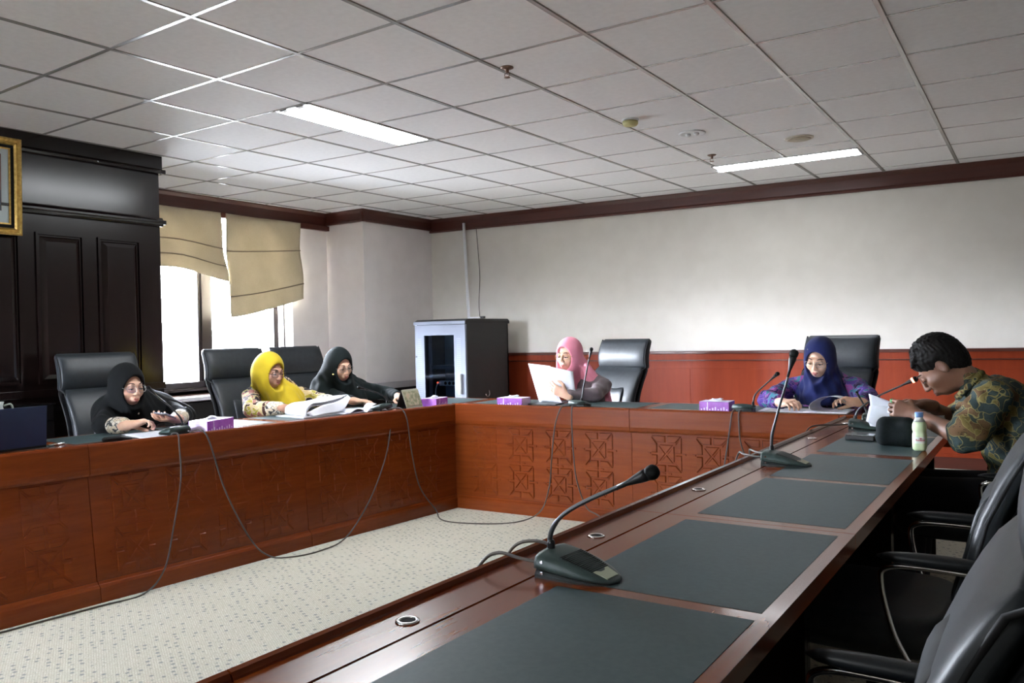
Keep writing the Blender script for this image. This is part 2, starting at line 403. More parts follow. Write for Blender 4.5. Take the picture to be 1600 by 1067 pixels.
# ================================================================ CEILING FITTINGS
M_['lamp'] = mat('lamp_glow', (1, 1, 1), 0.5, emit=(0.93, 0.97, 1.0), estr=28)
M_['lamp2'] = mat('louvred_lamp_glow', (1, 1, 1), 0.5, emit=(0.93, 0.97, 1.0), estr=11)
M_['reflector'] = mat('lamp_reflector', (0.8, 0.82, 0.85), 0.2, 0.9)
t = thing('ceiling_light', 'long glowing ceiling light panel at left, running away from the viewer', 'light', (-3.685, 3.83, CH), 0)
lx, ly = .29, 1.12
m = MB()
for a in (((-lx / 2, -ly / 2, -.006), (-lx / 2 + .012, ly / 2, .0)), ((lx / 2 - .012, -ly / 2, -.006), (lx / 2, ly / 2, .0)), ((-lx / 2, -ly / 2, -.006), (lx / 2, -ly / 2 + .012, 0)), ((-lx / 2, ly / 2 - .012, -.006), (lx / 2, ly / 2, 0))): m.box(*a)
m.build('frame', M_['tbar'], t)
MB().box((-lx / 2 + .012, -ly / 2 + .04, -.005), (lx / 2 - .012, ly / 2 - .012, -.001)).build('diffuser', M_['lamp'], t)
for x in (-.07, .07): MB().box((x - .03, -ly / 2 + .012, -.012), (x + .03, -ly / 2 + .04, -.001)).build('lamp_holder', M_['reflector'], t)
t = thing('ceiling_light', 'long louvred ceiling light running sideways near the far wall', 'light', (-1.765, 6.74, CH), 0)
lx, ly = 1.14, .27
t.rotation_euler = (0, 0, 0.03)
m = MB()
for a in (((-lx / 2, -ly / 2, -.008), (-lx / 2 + .012, ly / 2, .0)), ((lx / 2 - .012, -ly / 2, -.008), (lx / 2, ly / 2, .0)), ((-lx / 2, -ly / 2, -.008), (lx / 2, -ly / 2 + .012, 0)), ((-lx / 2, ly / 2 - .012, -.008), (lx / 2, ly / 2, 0))): m.box(*a)
m.build('frame', M_['tbar'], t)
MB().box((-lx / 2 + .012, -ly / 2 + .012, -.004), (lx / 2 - .012, ly / 2 - .012, -.001)).build('diffuser', M_['lamp2'], t)
m = MB()
for i in range(14):
    x = -lx / 2 + .05 + i * .08
    m.add([(x - .004, -ly / 2 + .012, -.006), (x + .004, -ly / 2 + .012, -.006), (x + .004, 0, -.035), (x - .004, 0, -.035), (x + .004, ly / 2 - .012, -.006), (x - .004, ly / 2 - .012, -.006)], [(0, 1, 2, 3), (3, 2, 4, 5)])
m.beam((-lx / 2 + .01, 0, -.02), (lx / 2 - .01, 0, -.02), .006, .03)
m.build('louvre', M_['reflector'], t)

# added fill light, unseen behind the viewer, built like the left panel
t = thing('ceiling_light', 'added fill light panel outside the picture, behind the viewer', 'light', (-1.75, -1.0, CH), 0)
m = MB()
for a in (((-.145, -.56, -.006), (-.133, .56, .0)), ((.133, -.56, -.006), (.145, .56, .0)), ((-.145, -.56, -.006), (.145, -.548, 0)), ((-.145, .548, -.006), (.145, .56, 0))): m.box(*a)
m.build('frame', M_['tbar'], t); MB().box((-.133, -.548, -.005), (.133, .548, -.001)).build('diffuser', M_['lamp'], t)

def sprinkler(x, y, label):
    t = thing('fire_sprinkler', label, 'sprinkler', (x, y, CH), 0, 'ceiling sprinklers')
    MB().lathe([(.0, 0), (.034, 0), (.034, -.004), (.022, -.010), (.010, -.012), (.010, -.026), (.006, -.03), (0, -.03)], 20).build('escutcheon', M_['brass'], t, smooth=True)
    m = MB(); m.tube([(-.012, 0, -.028), (-.015, 0, -.040), (-.006, 0, -.052)], .002, 6); m.tube([(.012, 0, -.028), (.015, 0, -.040), (.006, 0, -.052)], .002, 6)
    m.lathe([(0, -.050), (.016, -.051), (.016, -.053), (0, -.054)], 16)
    m.build('deflector', M_['brass'], t, smooth=True)
M_['brass'] = mat('sprinkler_bronze', (0.20, 0.13, 0.10), 0.35, 0.7)
sprinkler(-2.285, 3.465, 'bronze fire sprinkler hanging from the ceiling nearest the viewer')
sprinkler(-2.17, 6.16, 'small bronze fire sprinkler at the left end of the louvred light')
t = thing('smoke_detector', 'round yellowed smoke detector on the ceiling', 'smoke detector', (-2.225, 4.80, CH))
my = mat('yellowed_plastic', (0.55, 0.52, 0.24), 0.5)
MB().lathe([(0, 0), (.055, 0), (.055, -.010), (0, -.012)], 24).build('base', M_['white'], t, smooth=False)
MB().lathe([(0, -.010), (.050, -.011), (.050, -.028), (.042, -.038), (.020, -.044), (0, -.044)], 24).build('cover', my, t, smooth=True)
t = thing('downlight', 'round recessed chrome downlight, unlit, in the ceiling', 'light', (-2.035, 5.39, CH))
MB().lathe([(.070, -.001), (.092, -.001), (.092, -.007), (.080, -.009), (.070, -.004)], 32).build('trim_ring', M_['white'], t, smooth=True)
MB().lathe([(0, -.002), (.071, -.002), (.071, -.003), (0, -.003)], 32).build('reflector', M_['reflector'], t)
m = MB()
for x in (-.03, .03): m.lathe([(0, -.002), (.018, -.003), (.020, -.012), (.012, -.020), (0, -.022)], 14, (x, 0, 0))
m.build('bulb', M_['white'], t, smooth=True)
t = thing('ceiling_speaker', 'round beige speaker grille in the ceiling above the louvred light', 'speaker', (-1.475, 6.02, CH))
ms = mat('beige_grille', (0.42, 0.36, 0.27), 0.6)
MB().lathe([(0, 0), (.10, 0), (.10, -.006), (.085, -.010), (0, -.010)], 36).build('rim', mat('speaker_rim', (0.55, 0.50, 0.42), 0.5), t, smooth=False)
MB().lathe([(0, -.009), (.082, -.010), (.075, -.014), (0, -.015)], 36).build('grille', ms, t, smooth=True)

# ================================================================ BLINDS
def blind_mat():
    m = bpy.data.materials.new('blind_fabric'); m.use_nodes = True; b = bsdf(m); b.inputs['Roughness'].default_value = .9
    v = coords(m); f = noise(m, v, 4, 4); g = noise(m, v, 160, 2)
    c = ramp(m, f, [(0.3, (0.50, 0.42, 0.27)), (0.7, (0.62, 0.53, 0.36))]); c = mixc(m, 0.12, c, g)
    L(m, c, b.inputs['Base Color'])
    tr = N(m, 'ShaderNodeBsdfTranslucent'); L(m, c, tr.inputs[0]); mx = N(m, 'ShaderNodeMixShader'); mx.inputs[0].default_value = .10
    o = m.node_tree.nodes['Material Output']; L(m, b.outputs[0], mx.inputs[1]); L(m, tr.outputs[0], mx.inputs[2]); L(m, mx.outputs[0], o.inputs[0])
    return m
M_['blind'] = blind_mat(); M_['rod'] = mat('blind_rod', (0.25, 0.20, 0.14), 0.6)
def blind(label, ytop, ybot, zb, rods, ph):
    """ytop,ybot = (left,right) edges at top and bottom; zb = bottom height as function of s"""
    t = thing('roman_blind', label, 'blind', (-6.52, (ytop[0] + ytop[1]) / 2, 2.42), 0, 'roman blinds at the window')
    ox, oy, oz = t.location; rows = []
    n, mm = 28, 26; zt = 2.45
    def pt(s, v):
        y = (ytop[0] + (ybot[0] - ytop[0]) * v) * (1 - s) + (ytop[1] + (ybot[1] - ytop[1]) * v) * s
        z = zt + (zb(s) - zt) * v
        x = -6.52 + .02 * math.sin(v * 9 + ph) * v + .012 * math.sin(s * 7 + v * 5 + ph) + .03 * v * v
        return (x - ox, y - oy, z - oz)
    for i in range(n + 1):
        rows.append([pt(j / mm, i / n) for j in range(mm + 1)])
    MB().grid(rows).build('fabric', M_['blind'], t, smooth=True, solid=.004)
    for v in rods:
        MB().tube([tuple(np.add(pt(s / 10, v), (.006, 0, 0))) for s in range(11)], .006, 6).build('rod', M_['rod'], t, smooth=True)
    MB().box((-.075, ytop[0] - oy, .0), (-.045, ytop[1] - oy, .04)).build('headrail', M_['rod'], t)
blind('beige roman blind hanging at left, the shorter one with its lower corner drooping', (3.75, 4.90), (3.75, 4.965), lambda s: 1.93 - .11 * s ** 1.5 - .02 * math.sin(s * 8), (.52, .78), 0.4)
blind('beige roman blind at right, the longer one hanging crooked with its left corner low', (4.96, 5.89), (4.985, 5.89), lambda s: 1.46 + .20 * s ** 1.3, (.36, .80), 2.1)

# ================================================================ PORTRAIT
t = thing('framed_portrait', 'gilt framed portrait hanging on the dark panelled wall, cut off by the picture edge', 'picture', (XP + .03, 2.312, 1.93), 0)
t.rotation_euler = (0, 0.03, 0)
M_['gilt'] = speck('gilt_frame', (0.42, 0.26, 0.06), (0.62, 0.42, 0.12), 0.38, 60, metal=0.6)
fy0, fy1, fz0, fz1 = -.265, .265, 0, .60
m = MB()
prof = [(0, 0), (.0, .022), (.012, .030), (.026, .022), (.034, .028), (.042, .014), (.046, 0)]
def frame_ring(mb, prof, y0, y1, z0, z1):
    cs = [(y0, z0, 1, 1), (y1, z0, -1, 1), (y1, z1, -1, -1), (y0, z1, 1, -1)]; rows = []
    for (y, z, sy, sz) in cs + cs[:1]: rows.append([(h, y + sy * d, z + sz * d) for d, h in prof])
    mb.grid(rows)
frame_ring(m, prof, fy0, fy1, fz0, fz1)
m.build('frame', M_['gilt'], t)
m = MB(); frame_ring(m, [(.044, .001), (.044, .012), (.064, .010), (.064, .001)], fy0, fy1, fz0, fz1); m.build('inner_border', M_['blackmatte'], t)
m = MB(); frame_ring(m, [(.063, .001), (.063, .014), (.072, .012), (.072, .001)], fy0, fy1, fz0, fz1); m.build('gilt_fillet', M_['gilt'], t)
MB().box((.0, fy0 + .06, fz0 + .06), (.006, fy1 - .06, fz1 - .06)).build('mount', mat('portrait_mount', (0.42, 0.50, 0.52), 0.5), t)
MB().box((.005, fy0 + .115, fz0 + .145), (.009, fy1 - .115, fz1 - .105)).build('picture', mat('portrait_ground', (0.12, 0.045, 0.035), 0.4), t)
mo_ = MB(); mo_.grid([[(.0095, -.148, .146), (.0095, .148, .146)], [(.0095, -.148, .25), (.0095, .146, .27)], [(.0095, -.10, .33), (.0095, .09, .34)], [(.0095, -.05, .36), (.0095, .04, .36)]])
mo_.build('painted_suit', mat('portrait_suit', (0.02, 0.03, 0.05), 0.4), t)

# ================================================================ TABLES
TS = .738   # table surface
def f_right(u, d, z):
    xi = -1.034 + .021 * (u - .7); return (xi + (-.397 - xi) * d / .62, u, z)
def f_left(u, d, z):
    xt = -3.563 - .125 * (4.63 - u); xb = -3.562 - .090 * (4.63 - u)
    return (xb + (xt - xb) * min(1, max(0, z / .75)) - d, u, z)
def f_far(u, d, z): return (u, 4.628 + .040 * (u + 3.563) + d, z)
SURF = [(.014, .60), (.004, .612), (0, .635), (0, .741), (.003, .749), (.010, .753), (.018, .750), (.022, .742), (.023, TS), (.118, TS), (.1185, .731), (.1245, .731), (.125, TS), (.62, TS), (.62, .70), (.07, .70), (.07, .60)]
def motif(mb, fn, uc, zc, w=.195, h=.225):
    D = .030   # panel face depth
    def blk(pts, dep=.008, inset=.006):
        """raised block with bevelled sides from a convex outline (u,z)"""
        n = len(pts); cu = sum(p[0] for p in pts) / n; cz = sum(p[1] for p in pts) / n; top = []
        for (u, z) in pts:
            l = math.hypot(u - cu, z - cz); k = max(.25, 1 - inset / l); top.append((cu + (u - cu) * k, cz + (z - cz) * k))
        vs = [fn(uc + u, D, zc + z) for u, z in pts] + [fn(uc + u, D - dep, zc + z) for u, z in top]
        mb.add(vs, [tuple(range(n, 2 * n))] + [(i, (i + 1) % n, n + (i + 1) % n, n + i) for i in range(n)])
    a, b = w / 2, h / 2; ia, ib = a * .50, b * .50; g = .006
    for sx in (-1, 1):
        for sz in (-1, 1):
            blk([(sx * g, sz * b), (sx * a, sz * b), (sx * (ia + .012), sz * (ib + .014)), (sx * g, sz * (ib + .014))])      # top and bottom trapezia
            blk([(sx * a, sz * b * .93), (sx * a, sz * g), (sx * (ia + .012), sz * g), (sx * (ia + .012), sz * (ib + .008))])      # side trapezia
        blk([(sx * (a + .006), .006), (sx * (a + .028), .006), (sx * (a + .028), -.006), (sx * (a + .006), -.006)], .005, .002)
        blk([(sx * g, 0), (sx * ia, ib - g), (sx * ia, -ib + g)], .006)
        blk([(0, sx * g), (ia - g, sx * ib), (-ia + g, sx * ib)], .006)
        blk([(sx * .008, b + .008), (sx * .030, b + .008), (sx * .030, b + .018), (sx * .008, b + .018)], .004, .002)
def table_unit(fn, u0, u1, label, wood, cols=None, group='conference table units', grom=(), pads=True, mid=None, panel=True, seg=4, org=None):
    g = .0015
    c = fn((u0 + u1) / 2, .3, 0)
    t = thing('conference_table_unit', label, 'table', c, 0, group)
    ff = lambda u, d, z: tuple(np.subtract(fn(u, d, z), c))
    MB().extr(SURF, u0 + g, u1 - g, ff, seg=seg).build('tabletop', wood, t)
    if panel:
        m = MB(); m.fbox((u0 + g, .030, .095), (u1 - g, .048, .62), ff)
        for k in (cols or []):
            motif(m, ff, k, .475); motif(m, ff, k, .225)
        m.build('front_panel', wood, t)
        m = MB(); m.extr([(.006, 0), (.006, .070), (.012, .082), (.018, .085), (.024, .098), (.05, .098), (.05, 0)], u0 + g, u1 - g, ff)
        m.build('plinth', wood, t)
        for (a, b) in ((u0 + g, u0 + .026), (u1 - .026, u1 - g)):
            MB().fbox((a, .05, 0), (b, .50, .70), ff).build('side_panel', M_['dark_wood'], t)
    mid = mid or (u0 + u1) / 2
    if pads:
        for (a, b) in ((u0 + .042, mid - .02), (mid + .022, u1 - .042)):
            MB().fbox((a, .198, TS), (b, .588, TS + .0009), ff).build('writing_pad', M_['pad'], t)
    for gy in grom:
        p = ff(gy, .075, TS)
        gm = MB().lathe([(.0, .0008), (.014, .0008), (.014, .003), (.017, .004), (.0215, .0028), (.022, 0)], 24, p)
        go = gm.build('cable_grommet', M_['chrome'], t, smooth=True)
        MB().lathe([(0, .0015), (.0145, .0015), (.0145, .002), (0, .002)], 20, p).build('hole', M_['blackmatte'], go)
    return t
GR = 'units of the table run on the right'
table_unit(f_right, -.60, .76, 'table unit of the right-hand run at the bottom edge of the picture', M_['wood_y'], group=GR, grom=(-.2, .42), mid=.08)
table_unit(f_right, .76, 2.085, 'right-hand table unit with the big gooseneck microphone in the foreground', M_['wood_y'], group=GR, grom=(1.082, 1.773), mid=1.404)
table_unit(f_right, 2.085, 3.37, 'right-hand table unit with the upright gooseneck microphone, next one beyond the foreground unit', M_['wood_y'], group=GR, grom=(2.443, 3.125), mid=2.755)
table_unit(f_right, 3.37, 4.715, 'right-hand table unit that the man leans on, with the milk bottle at its near corner', M_['wood_y'], group=GR, grom=(3.80, 4.46), mid=4.04)
GL = 'units of the table run on the left'
def cl(a): return [a + .20 + .275 * k for k in range(4)]
table_unit(f_left, .90, 2.13, 'left-hand table unit under the navy blue screen', M_['wood_y'], cl(.90), GL, (1.2, 1.8))
table_unit(f_left, 2.13, 3.36, 'left-hand table unit in front of the woman holding a phone', M_['wood_y'], cl(2.13), GL, (2.45, 3.05))
table_unit(f_left, 3.36, 4.66, 'left-hand table unit in front of the yellow headscarf and its neighbour', M_['wood_y'], cl(3.36), GL, (3.65, 4.3))
GF = 'units of the far table run'
table_unit(f_far, -3.598, -2.222, 'far table unit with carved squares in front of the woman in pink', M_['wood_x'], [-3.335, -3.04, -2.745, -2.45], GF, (-3.2, -2.6))
table_unit(f_far, -2.222, -.975, 'far table unit with carved squares in front of the woman in navy', M_['wood_x'], [-1.99, -1.70, -1.41, -1.12], GF, (-1.9, -1.25))
table_unit(f_far, -.975, -.36, 'short table unit closing the far right corner beside the man', M_['wood_x'], None, GF, (), pads=False, panel=False)
# corner unit
t = thing('conference_table_unit', 'square corner table unit where left and far runs meet, with the purple tissue box', 'table', (-3.9, 4.95, 0), 0, GF)
MB().add([(-.28, -.288, .70), (.300, -.288, .70), (.300, .29, .70), (-.28, .29, .70), (-.28, -.288, TS), (.300, -.288, TS), (.300, .29, TS), (-.28, .29, TS)], [(0, 3, 2, 1), (4, 5, 6, 7), (0, 1, 5, 4), (1, 2, 6, 5), (2, 3, 7, 6), (3, 0, 4, 7)]).build('tabletop', M_['wood_x'], t, bevel=.003)
MB().box((-.20, -.25, TS), (.25, .22, TS + .0022)).build('writing_pad', M_['pad'], t)
for x in (-.20, .22): MB().box((x, -.2, 0), (x + .03, .2, .70)).build('side_panel', M_['dark_wood'], t)

# ================================================================ CHAIRS
def chair(name, label, loc, rot, group, style):
    """local: sitter faces +Y, seat centre at origin; back front-surface reference y=-.22 at z=.55"""
    t = thing(name, label, 'chair', loc, rot, group)
    W = .26
    def sheet(fr_, bk_, z0, z1, w, n=14, mm=14, bul=.0, taper=0):
        rows = []
        for i in range(n + 1):
            v = i / n; z = z0 + (z1 - z0) * v; yf, yb = fr_(z), bk_(z); ring = []
            e = min(1, max(0.0, math.sin(PI * min(v, 1 - v) / .10 / 2) if min(v, 1 - v) < .10 else 1))
            for k in range(2 * mm):
                a = 2 * PI * (k + .5) / (2 * mm); cx, cy = math.cos(a), math.sin(a)
                sx = math.copysign(abs(cx) ** .35, cx); sy = math.copysign(abs(cy) ** .6, cy)
                ww = w * (1 - taper * v) * (.93 + .07 * e)
                ym = (yf + yb) / 2; hh = (yf - yb) / 2 * (.35 + .65 * e)
                x = ww * sx; y = ym + hh * sy + (bul * (x / w) ** 2)
                ring.append((x, y, z + .0))
            rows.append(ring)
        mb = MB().grid(rows, closed=True); k = 2 * mm
        mb.f.append(tuple(range(k))[::-1]); mb.m.append(0); mb.f.append(tuple(range(n * k, n * k + k))); mb.m.append(0)
        return mb
    def yfr(z):
        pts = [(.42, -.20), (.55, -.22), (.65, -.250), (.75, -.275), (.85, -.320), (.93, -.365), (.97, -.382)]
        if z <= pts[0][0]: return pts[0][1]
        for (a, ya), (b, yb) in zip(pts, pts[1:]):
            if z <= b: return ya + (yb - ya) * (z - a) / (b - a)
        return pts[-1][1]
    sheet(lambda z: yfr(z) - .0, lambda z: yfr(z) - .075, .42, .955, W, bul=.015).build('backrest', M_['leather'], t, smooth=True)
    # stitched inner panel on the backrest
    sheet(lambda z: yfr(z) + .008, lambda z: yfr(z) - .03, .50, .80, .150, bul=.015).build('lumbar_cushion', M_['leather'], t, smooth=True)
    sheet(lambda z: yfr(z) - .07, lambda z: yfr(z) - .098, .40, .97, W + .012, bul=.015).build('back_shell', M_['shell'], t, smooth=True)
    # headrest roll
    def hf(z): 
        v = (z - .935) / .245; return -.415 + .035 * math.sin(PI * min(1, max(0, v)) ** .9) - .035 * v
    sheet(hf, lambda z: hf(z) - .085 - .02 * math.sin(PI * (z - .935) / .245), .935, 1.18, W + .004, n=18, bul=.008).build('headrest', M_['leather'], t, smooth=True)
    for s in (-1, 1):
        pm = MB()
        pp = [(s * (W - .004), yfr(z) - .018, z) for z in np.linspace(.45, .93, 9)] + [(s * (W + .001), hf(z) - .022, z) for z in np.linspace(.955, 1.175, 9)]; pm.tube(pp, .0055, 6)
        pm.build('piping', M_['shell'], t, smooth=True)
    # seat
    rows = []
    for i in range(13):
        v = i / 12; ang = PI * v - PI / 2; zz = .425 + .055 * math.sin(ang); sh = .82 + .18 * math.cos(ang)
        rows.append([((.265 * sh) * math.copysign(abs(math.cos(a)) ** .5, math.cos(a)), .03 + (.255 * sh) * math.copysign(abs(math.sin(a)) ** .5, math.sin(a)), zz) for a in [2 * PI * k / 32 for k in range(32)]])
    sb = MB().grid(rows, closed=True); sb.f += [tuple(range(32))[::-1], tuple(range(12 * 32, 13 * 32))]; sb.m += [0, 0]
    sb.build('seat', M_['leather'], t, smooth=True)
    for s in (-1, 1):
        x = s * .268
        ob = MB().tube(catmull([(x, -.34, .60), (x, -.28, .622), (x, -.15, .628), (x, -.07, .618), (x, -.055, .58), (x, -.08, .46), (x, -.12, .375)], 6), .0085, 8).build('armrest', M_['chrome'], t, smooth=True)
        rows = []
        for i in range(13):
            v = i / 12; y = -.045 - .27 * v; e = math.sin(PI * v) ** .35 if 0 < v < 1 else .15
            rows.append([(x + .026 * e * math.cos(a), y, .648 + .017 * e * math.sin(a)) for a in [2 * PI * k / 12 for k in range(12)]])
        pb = MB().grid(rows, closed=True); pb.f += [tuple(range(12))[::-1], tuple(range(144, 156))]; pb.m += [0, 0]
        pb.build('arm_pad', M_['leather'], ob, smooth=True)
    MB().lathe([(0, .10), (.035, .10), (.035, .24), (.02, .24), (.02, .37), (.06, .375), (.06, .39), (0, .39)], 16).build('gas_lift', M_['black'], t, smooth=False)
    bm_ = MB()
    for k in range(5):
        a = 2 * PI * k / 5 + .3; bm_.tube([(0, 0, .115), (.14 * math.cos(a), .14 * math.sin(a), .10), (.29 * math.cos(a), .29 * math.sin(a), .065)], [.03, .022, .014], 8)
    bs = bm_.build('star_base', M_['chrome'], t, smooth=True)
    for k in range(5):
        a = 2 * PI * k / 5 + .3; cx, cy = .29 * math.cos(a), .29 * math.sin(a)
        MB().tube([(cx - .02, cy, .028), (cx + .02, cy, .028)], .028, 14).build('caster', M_['black'], bs, smooth=True)
    return t
GC = 'black leather executive chairs'
ch0 = chair('office_chair', 'black leather chair in the bottom right corner, the one closest to the viewer', (-.425, 1.25, 0), PI / 2, GC, 0)
def place(x, y, rot, label): return dup(ch0, (x, y, 0), rot, label)
place(-.425, 2.53, PI / 2, 'empty black leather chair between the man and the closest chair')
place(-.285, 3.90, PI / 2, 'black leather chair that the man in the green batik shirt sits on')
place(-4.75, 2.94, -PI / 2, 'high-backed black chair behind the woman holding a phone')
place(-4.75, 4.01, -PI / 2, 'high-backed black chair behind the yellow headscarf')
place(-4.76, 4.63, -PI / 2, 'high-backed black chair behind the black headscarf beside the corner column')
place(-3.03, 5.58, PI - .33, 'black leather chair beside the woman in the pink headscarf, back mostly in view')
place(-1.34, 5.58, PI - .28, 'black leather chair behind the woman in the navy headscarf')
# ================================================================ SDF SCULPTING (numpy) for people
def nrm(v): v = np.asarray(v, float); return v / (np.linalg.norm(v) + 1e-9)
class Sdf:
    def __init__(s): s.p = []
    def cone(s, a, b, ra, rb=None, k=.015, op='+'): s.p.append((op, 'c', np.asarray(a, float), np.asarray(b, float), ra, ra if rb is None else rb, k)); return s
    def ball(s, c, r, k=.015, op='+'): return s.ell(c, (r, r, r), None, k, op)
    def ell(s, c, r, R=None, k=.015, op='+'): s.p.append((op, 'e', np.asarray(c, float), np.asarray(r, float), None if R is None else np.asarray(R, float), None, k)); return s
    def chain(s, pts, rs, k=.015, op='+'):
        for (a, b, ra, rb) in zip(pts, pts[1:], rs, rs[1:]): s.cone(a, b, ra, rb, k, op)
        return s
    def plane(s, c, n, k=.01, op='-'): s.p.append((op, 'p', np.asarray(c, float), nrm(n), None, None, k)); return s   # '-' removes the side n points to
    def fold(s, fn): s.p.append(('f', 'f', fn, None, None, None, 0)); return s
    def bounds(s):
        lo = np.full(3, 1e9); hi = -lo
        for (op, ty, a, b, c, d, k) in s.p:
            if op != '+': continue
            if ty == 'c': lo = np.minimum(lo, np.minimum(a - c, b - d)); hi = np.maximum(hi, np.maximum(a + c, b + d))
            elif ty == 'e': m = b.max(); lo = np.minimum(lo, a - m); hi = np.maximum(hi, a + m)
        return lo - .02, hi + .02
    def ev(s, P):
        D = np.full(len(P), 9.0)
        for (op, ty, a, b, c, d, k) in s.p:
            if ty == 'f': D = D + a(P, D); continue
            if ty == 'c':
                ab = b - a; t = np.clip(((P - a) @ ab) / (ab @ ab + 1e-12), 0, 1)
                q = np.linalg.norm(P - a - t[:, None] * ab, axis=1) - (c + (d - c) * t)
            elif ty == 'e':
                l = P - a
                if c is not None: l = l @ c
                k0 = np.linalg.norm(l / b, axis=1); k1 = np.linalg.norm(l / (b * b), axis=1) + 1e-9; q = k0 * (k0 - 1) / k1
            else: q = -((P - a) @ b)   # negative on the side b points to
            if op == '+':
                h = np.clip(.5 + .5 * (D - q) / k, 0, 1); D = D + (q - D) * h - k * h * (1 - h)
            elif op == '-':
                h = np.clip(.5 - .5 * (D + q) / k, 0, 1); D = D + (-q - D) * h + k * h * (1 - h)
            elif op == '&':
                h = np.clip(.5 - .5 * (q - D) / k, 0, 1); D = q + (D - q) * h + k * h * (1 - h)
        return D
    def mesh(s, h):
        lo, hi = s.bounds(); B = 8
        nb = np.ceil((hi - lo) / (h * B)).astype(int) + 1; n = nb * B
        cs = [lo[i] + (np.arange(nb[i]) * B + (B - 1) / 2) * h for i in range(3)]
        G = np.stack(np.meshgrid(*cs, indexing='ij'), -1).reshape(-1, 3); C = s.ev(G).reshape(nb)
        Fd = np.repeat(np.repeat(np.repeat(C, B, 0), B, 1), B, 2)
        act = np.argwhere(np.abs(C) < h * B * 1.15 + .02)
        o = np.stack(np.meshgrid(*[np.arange(B)] * 3, indexing='ij'), -1).reshape(-1, 3)
        for i in range(0, len(act), 400):
            I = (act[i:i + 400, None, :] * B + o[None]).reshape(-1, 3)
            Fd[I[:, 0], I[:, 1], I[:, 2]] = s.ev(lo + I * h)
        S = Fd < 0; m = np.zeros(np.array(S.shape) - 1, int)
        cnt = 0
        for dx in (0, 1):
            for dy in (0, 1):
                for dz in (0, 1): m += S[dx:n[0] - 1 + dx, dy:n[1] - 1 + dy, dz:n[2] - 1 + dz]
        cells = np.argwhere((m > 0) & (m < 8)); idx = -np.ones(m.shape, int); idx[tuple(cells.T)] = np.arange(len(cells))
        acc = np.zeros((len(cells), 3)); num = np.zeros(len(cells))
        cor = [(a, b, c) for a in (0, 1) for b in (0, 1) for c in (0, 1)]
        V = {c: Fd[cells[:, 0] + c[0], cells[:, 1] + c[1], cells[:, 2] + c[2]] for c in cor}
        for c in cor:
            for ax in range(3):
                if c[ax]: continue
                e = list(c); e[ax] = 1; e = tuple(e); a, b = V[c], V[e]; x = (a < 0) != (b < 0)
                t = a[x] / (a[x] - b[x]); p = np.tile(np.array(c, float), (x.sum(), 1)); p[:, ax] += t
                acc[x] += p; num[x] += 1
        verts = lo + (cells + acc / num[:, None]) * h
        faces = []
        for ax in range(3):
            sl0 = [slice(None)] * 3; sl1 = [slice(None)] * 3; sl0[ax] = slice(0, -1); sl1[ax] = slice(1, None)
            A, Bq = S[tuple(sl0)], S[tuple(sl1)]; ed = np.argwhere(A != Bq)
            u, v = [(1, 2), (2, 0), (0, 1)][ax]
            ok = (ed[:, u] > 0) & (ed[:, v] > 0) & (ed[:, u] < m.shape[u]) & (ed[:, v] < m.shape[v]) & (ed[:, ax] < m.shape[ax]); ed = ed[ok]
            q = []
            for (du, dv) in ((-1, -1), (0, -1), (0, 0), (-1, 0)):
                k = ed.copy(); k[:, u] += du; k[:, v] += dv; q.append(idx[tuple(k.T)])
            q = np.stack(q, 1); fl = ~A[tuple(ed.T)]; q[fl] = q[fl][:, ::-1]; q = q[(q >= 0).all(1)]; faces.append(q)
        return verts, np.concatenate(faces)
    def build(s, name, m, parent, h, loc, smooth_it=1):
        v, f = s.mesh(h); v = v - np.asarray(loc)
        me = bpy.data.meshes.new(name); me.vertices.add(len(v)); me.vertices.foreach_set('co', v.ravel())
        me.loops.add(f.size); me.loops.foreach_set('vertex_index', f.ravel().astype(np.int32)); me.polygons.add(len(f))
        me.polygons.foreach_set('loop_start', (np.arange(len(f)) * 4).astype(np.int32)); me.polygons.foreach_set('loop_total', np.full(len(f), 4, np.int32))
        me.update(calc_edges=True); me.polygons.foreach_set('use_smooth', [True] * len(f)); me.materials.append(m); me.validate()
        o = bpy.data.objects.new(name, me); COL.objects.link(o); o.parent = parent
        if smooth_it: q = o.modifiers.new('relax', 'SMOOTH'); q.iterations = smooth_it; q.factor = .5
        return o

def skin(name, c):
    m = mat(name, c, 0.5); f = noise(m, coords(m), 30, 3)
    L(m, ramp(m, f, [(0.3, tuple(x * .94 for x in c)), (0.7, tuple(min(1, x * 1.05) for x in c))]), bsdf(m).inputs['Base Color'])
    bsdf(m).inputs['Subsurface Weight'].default_value = .08; bsdf(m).inputs['Subsurface Radius'].default_value = (.02, .008, .004); return m
M_['skin_l'] = skin('skin_light', (0.60, 0.36, 0.25)); M_['skin_m'] = skin('skin_tan', (0.42, 0.22, 0.14)); M_['skin_d'] = skin('skin_brown', (0.155, 0.070, 0.040))
M_['lips'] = mat('lips', (0.40, 0.13, 0.11), 0.45); M_['brow'] = mat('eyebrow_hair', (0.03, 0.018, 0.012), 0.8)
M_['eye'] = mat('eye_white', (0.6, 0.58, 0.55), 0.2); M_['iris'] = mat('iris_dark', (0.02, 0.01, 0.008), 0.15)
M_['hair'] = speck('black_hair', (0.003, 0.0025, 0.0025), (0.008, 0.007, 0.006), 0.6, 200, spec=.12)
M_['steel'] = mat('glasses_metal', (0.30, 0.28, 0.26), 0.3, 0.8)
def cloth(name, c, sheen=.3, rough=.85):
    m = mat(name, c, rough, sheen=sheen * .4, spec=.12); f = noise(m, coords(m), 9, 3)
    L(m, ramp(m, f, [(0.3, tuple(x * .88 for x in c)), (0.7, tuple(min(1, x * 1.08) for x in c))]), bsdf(m).inputs['Base Color']); return m
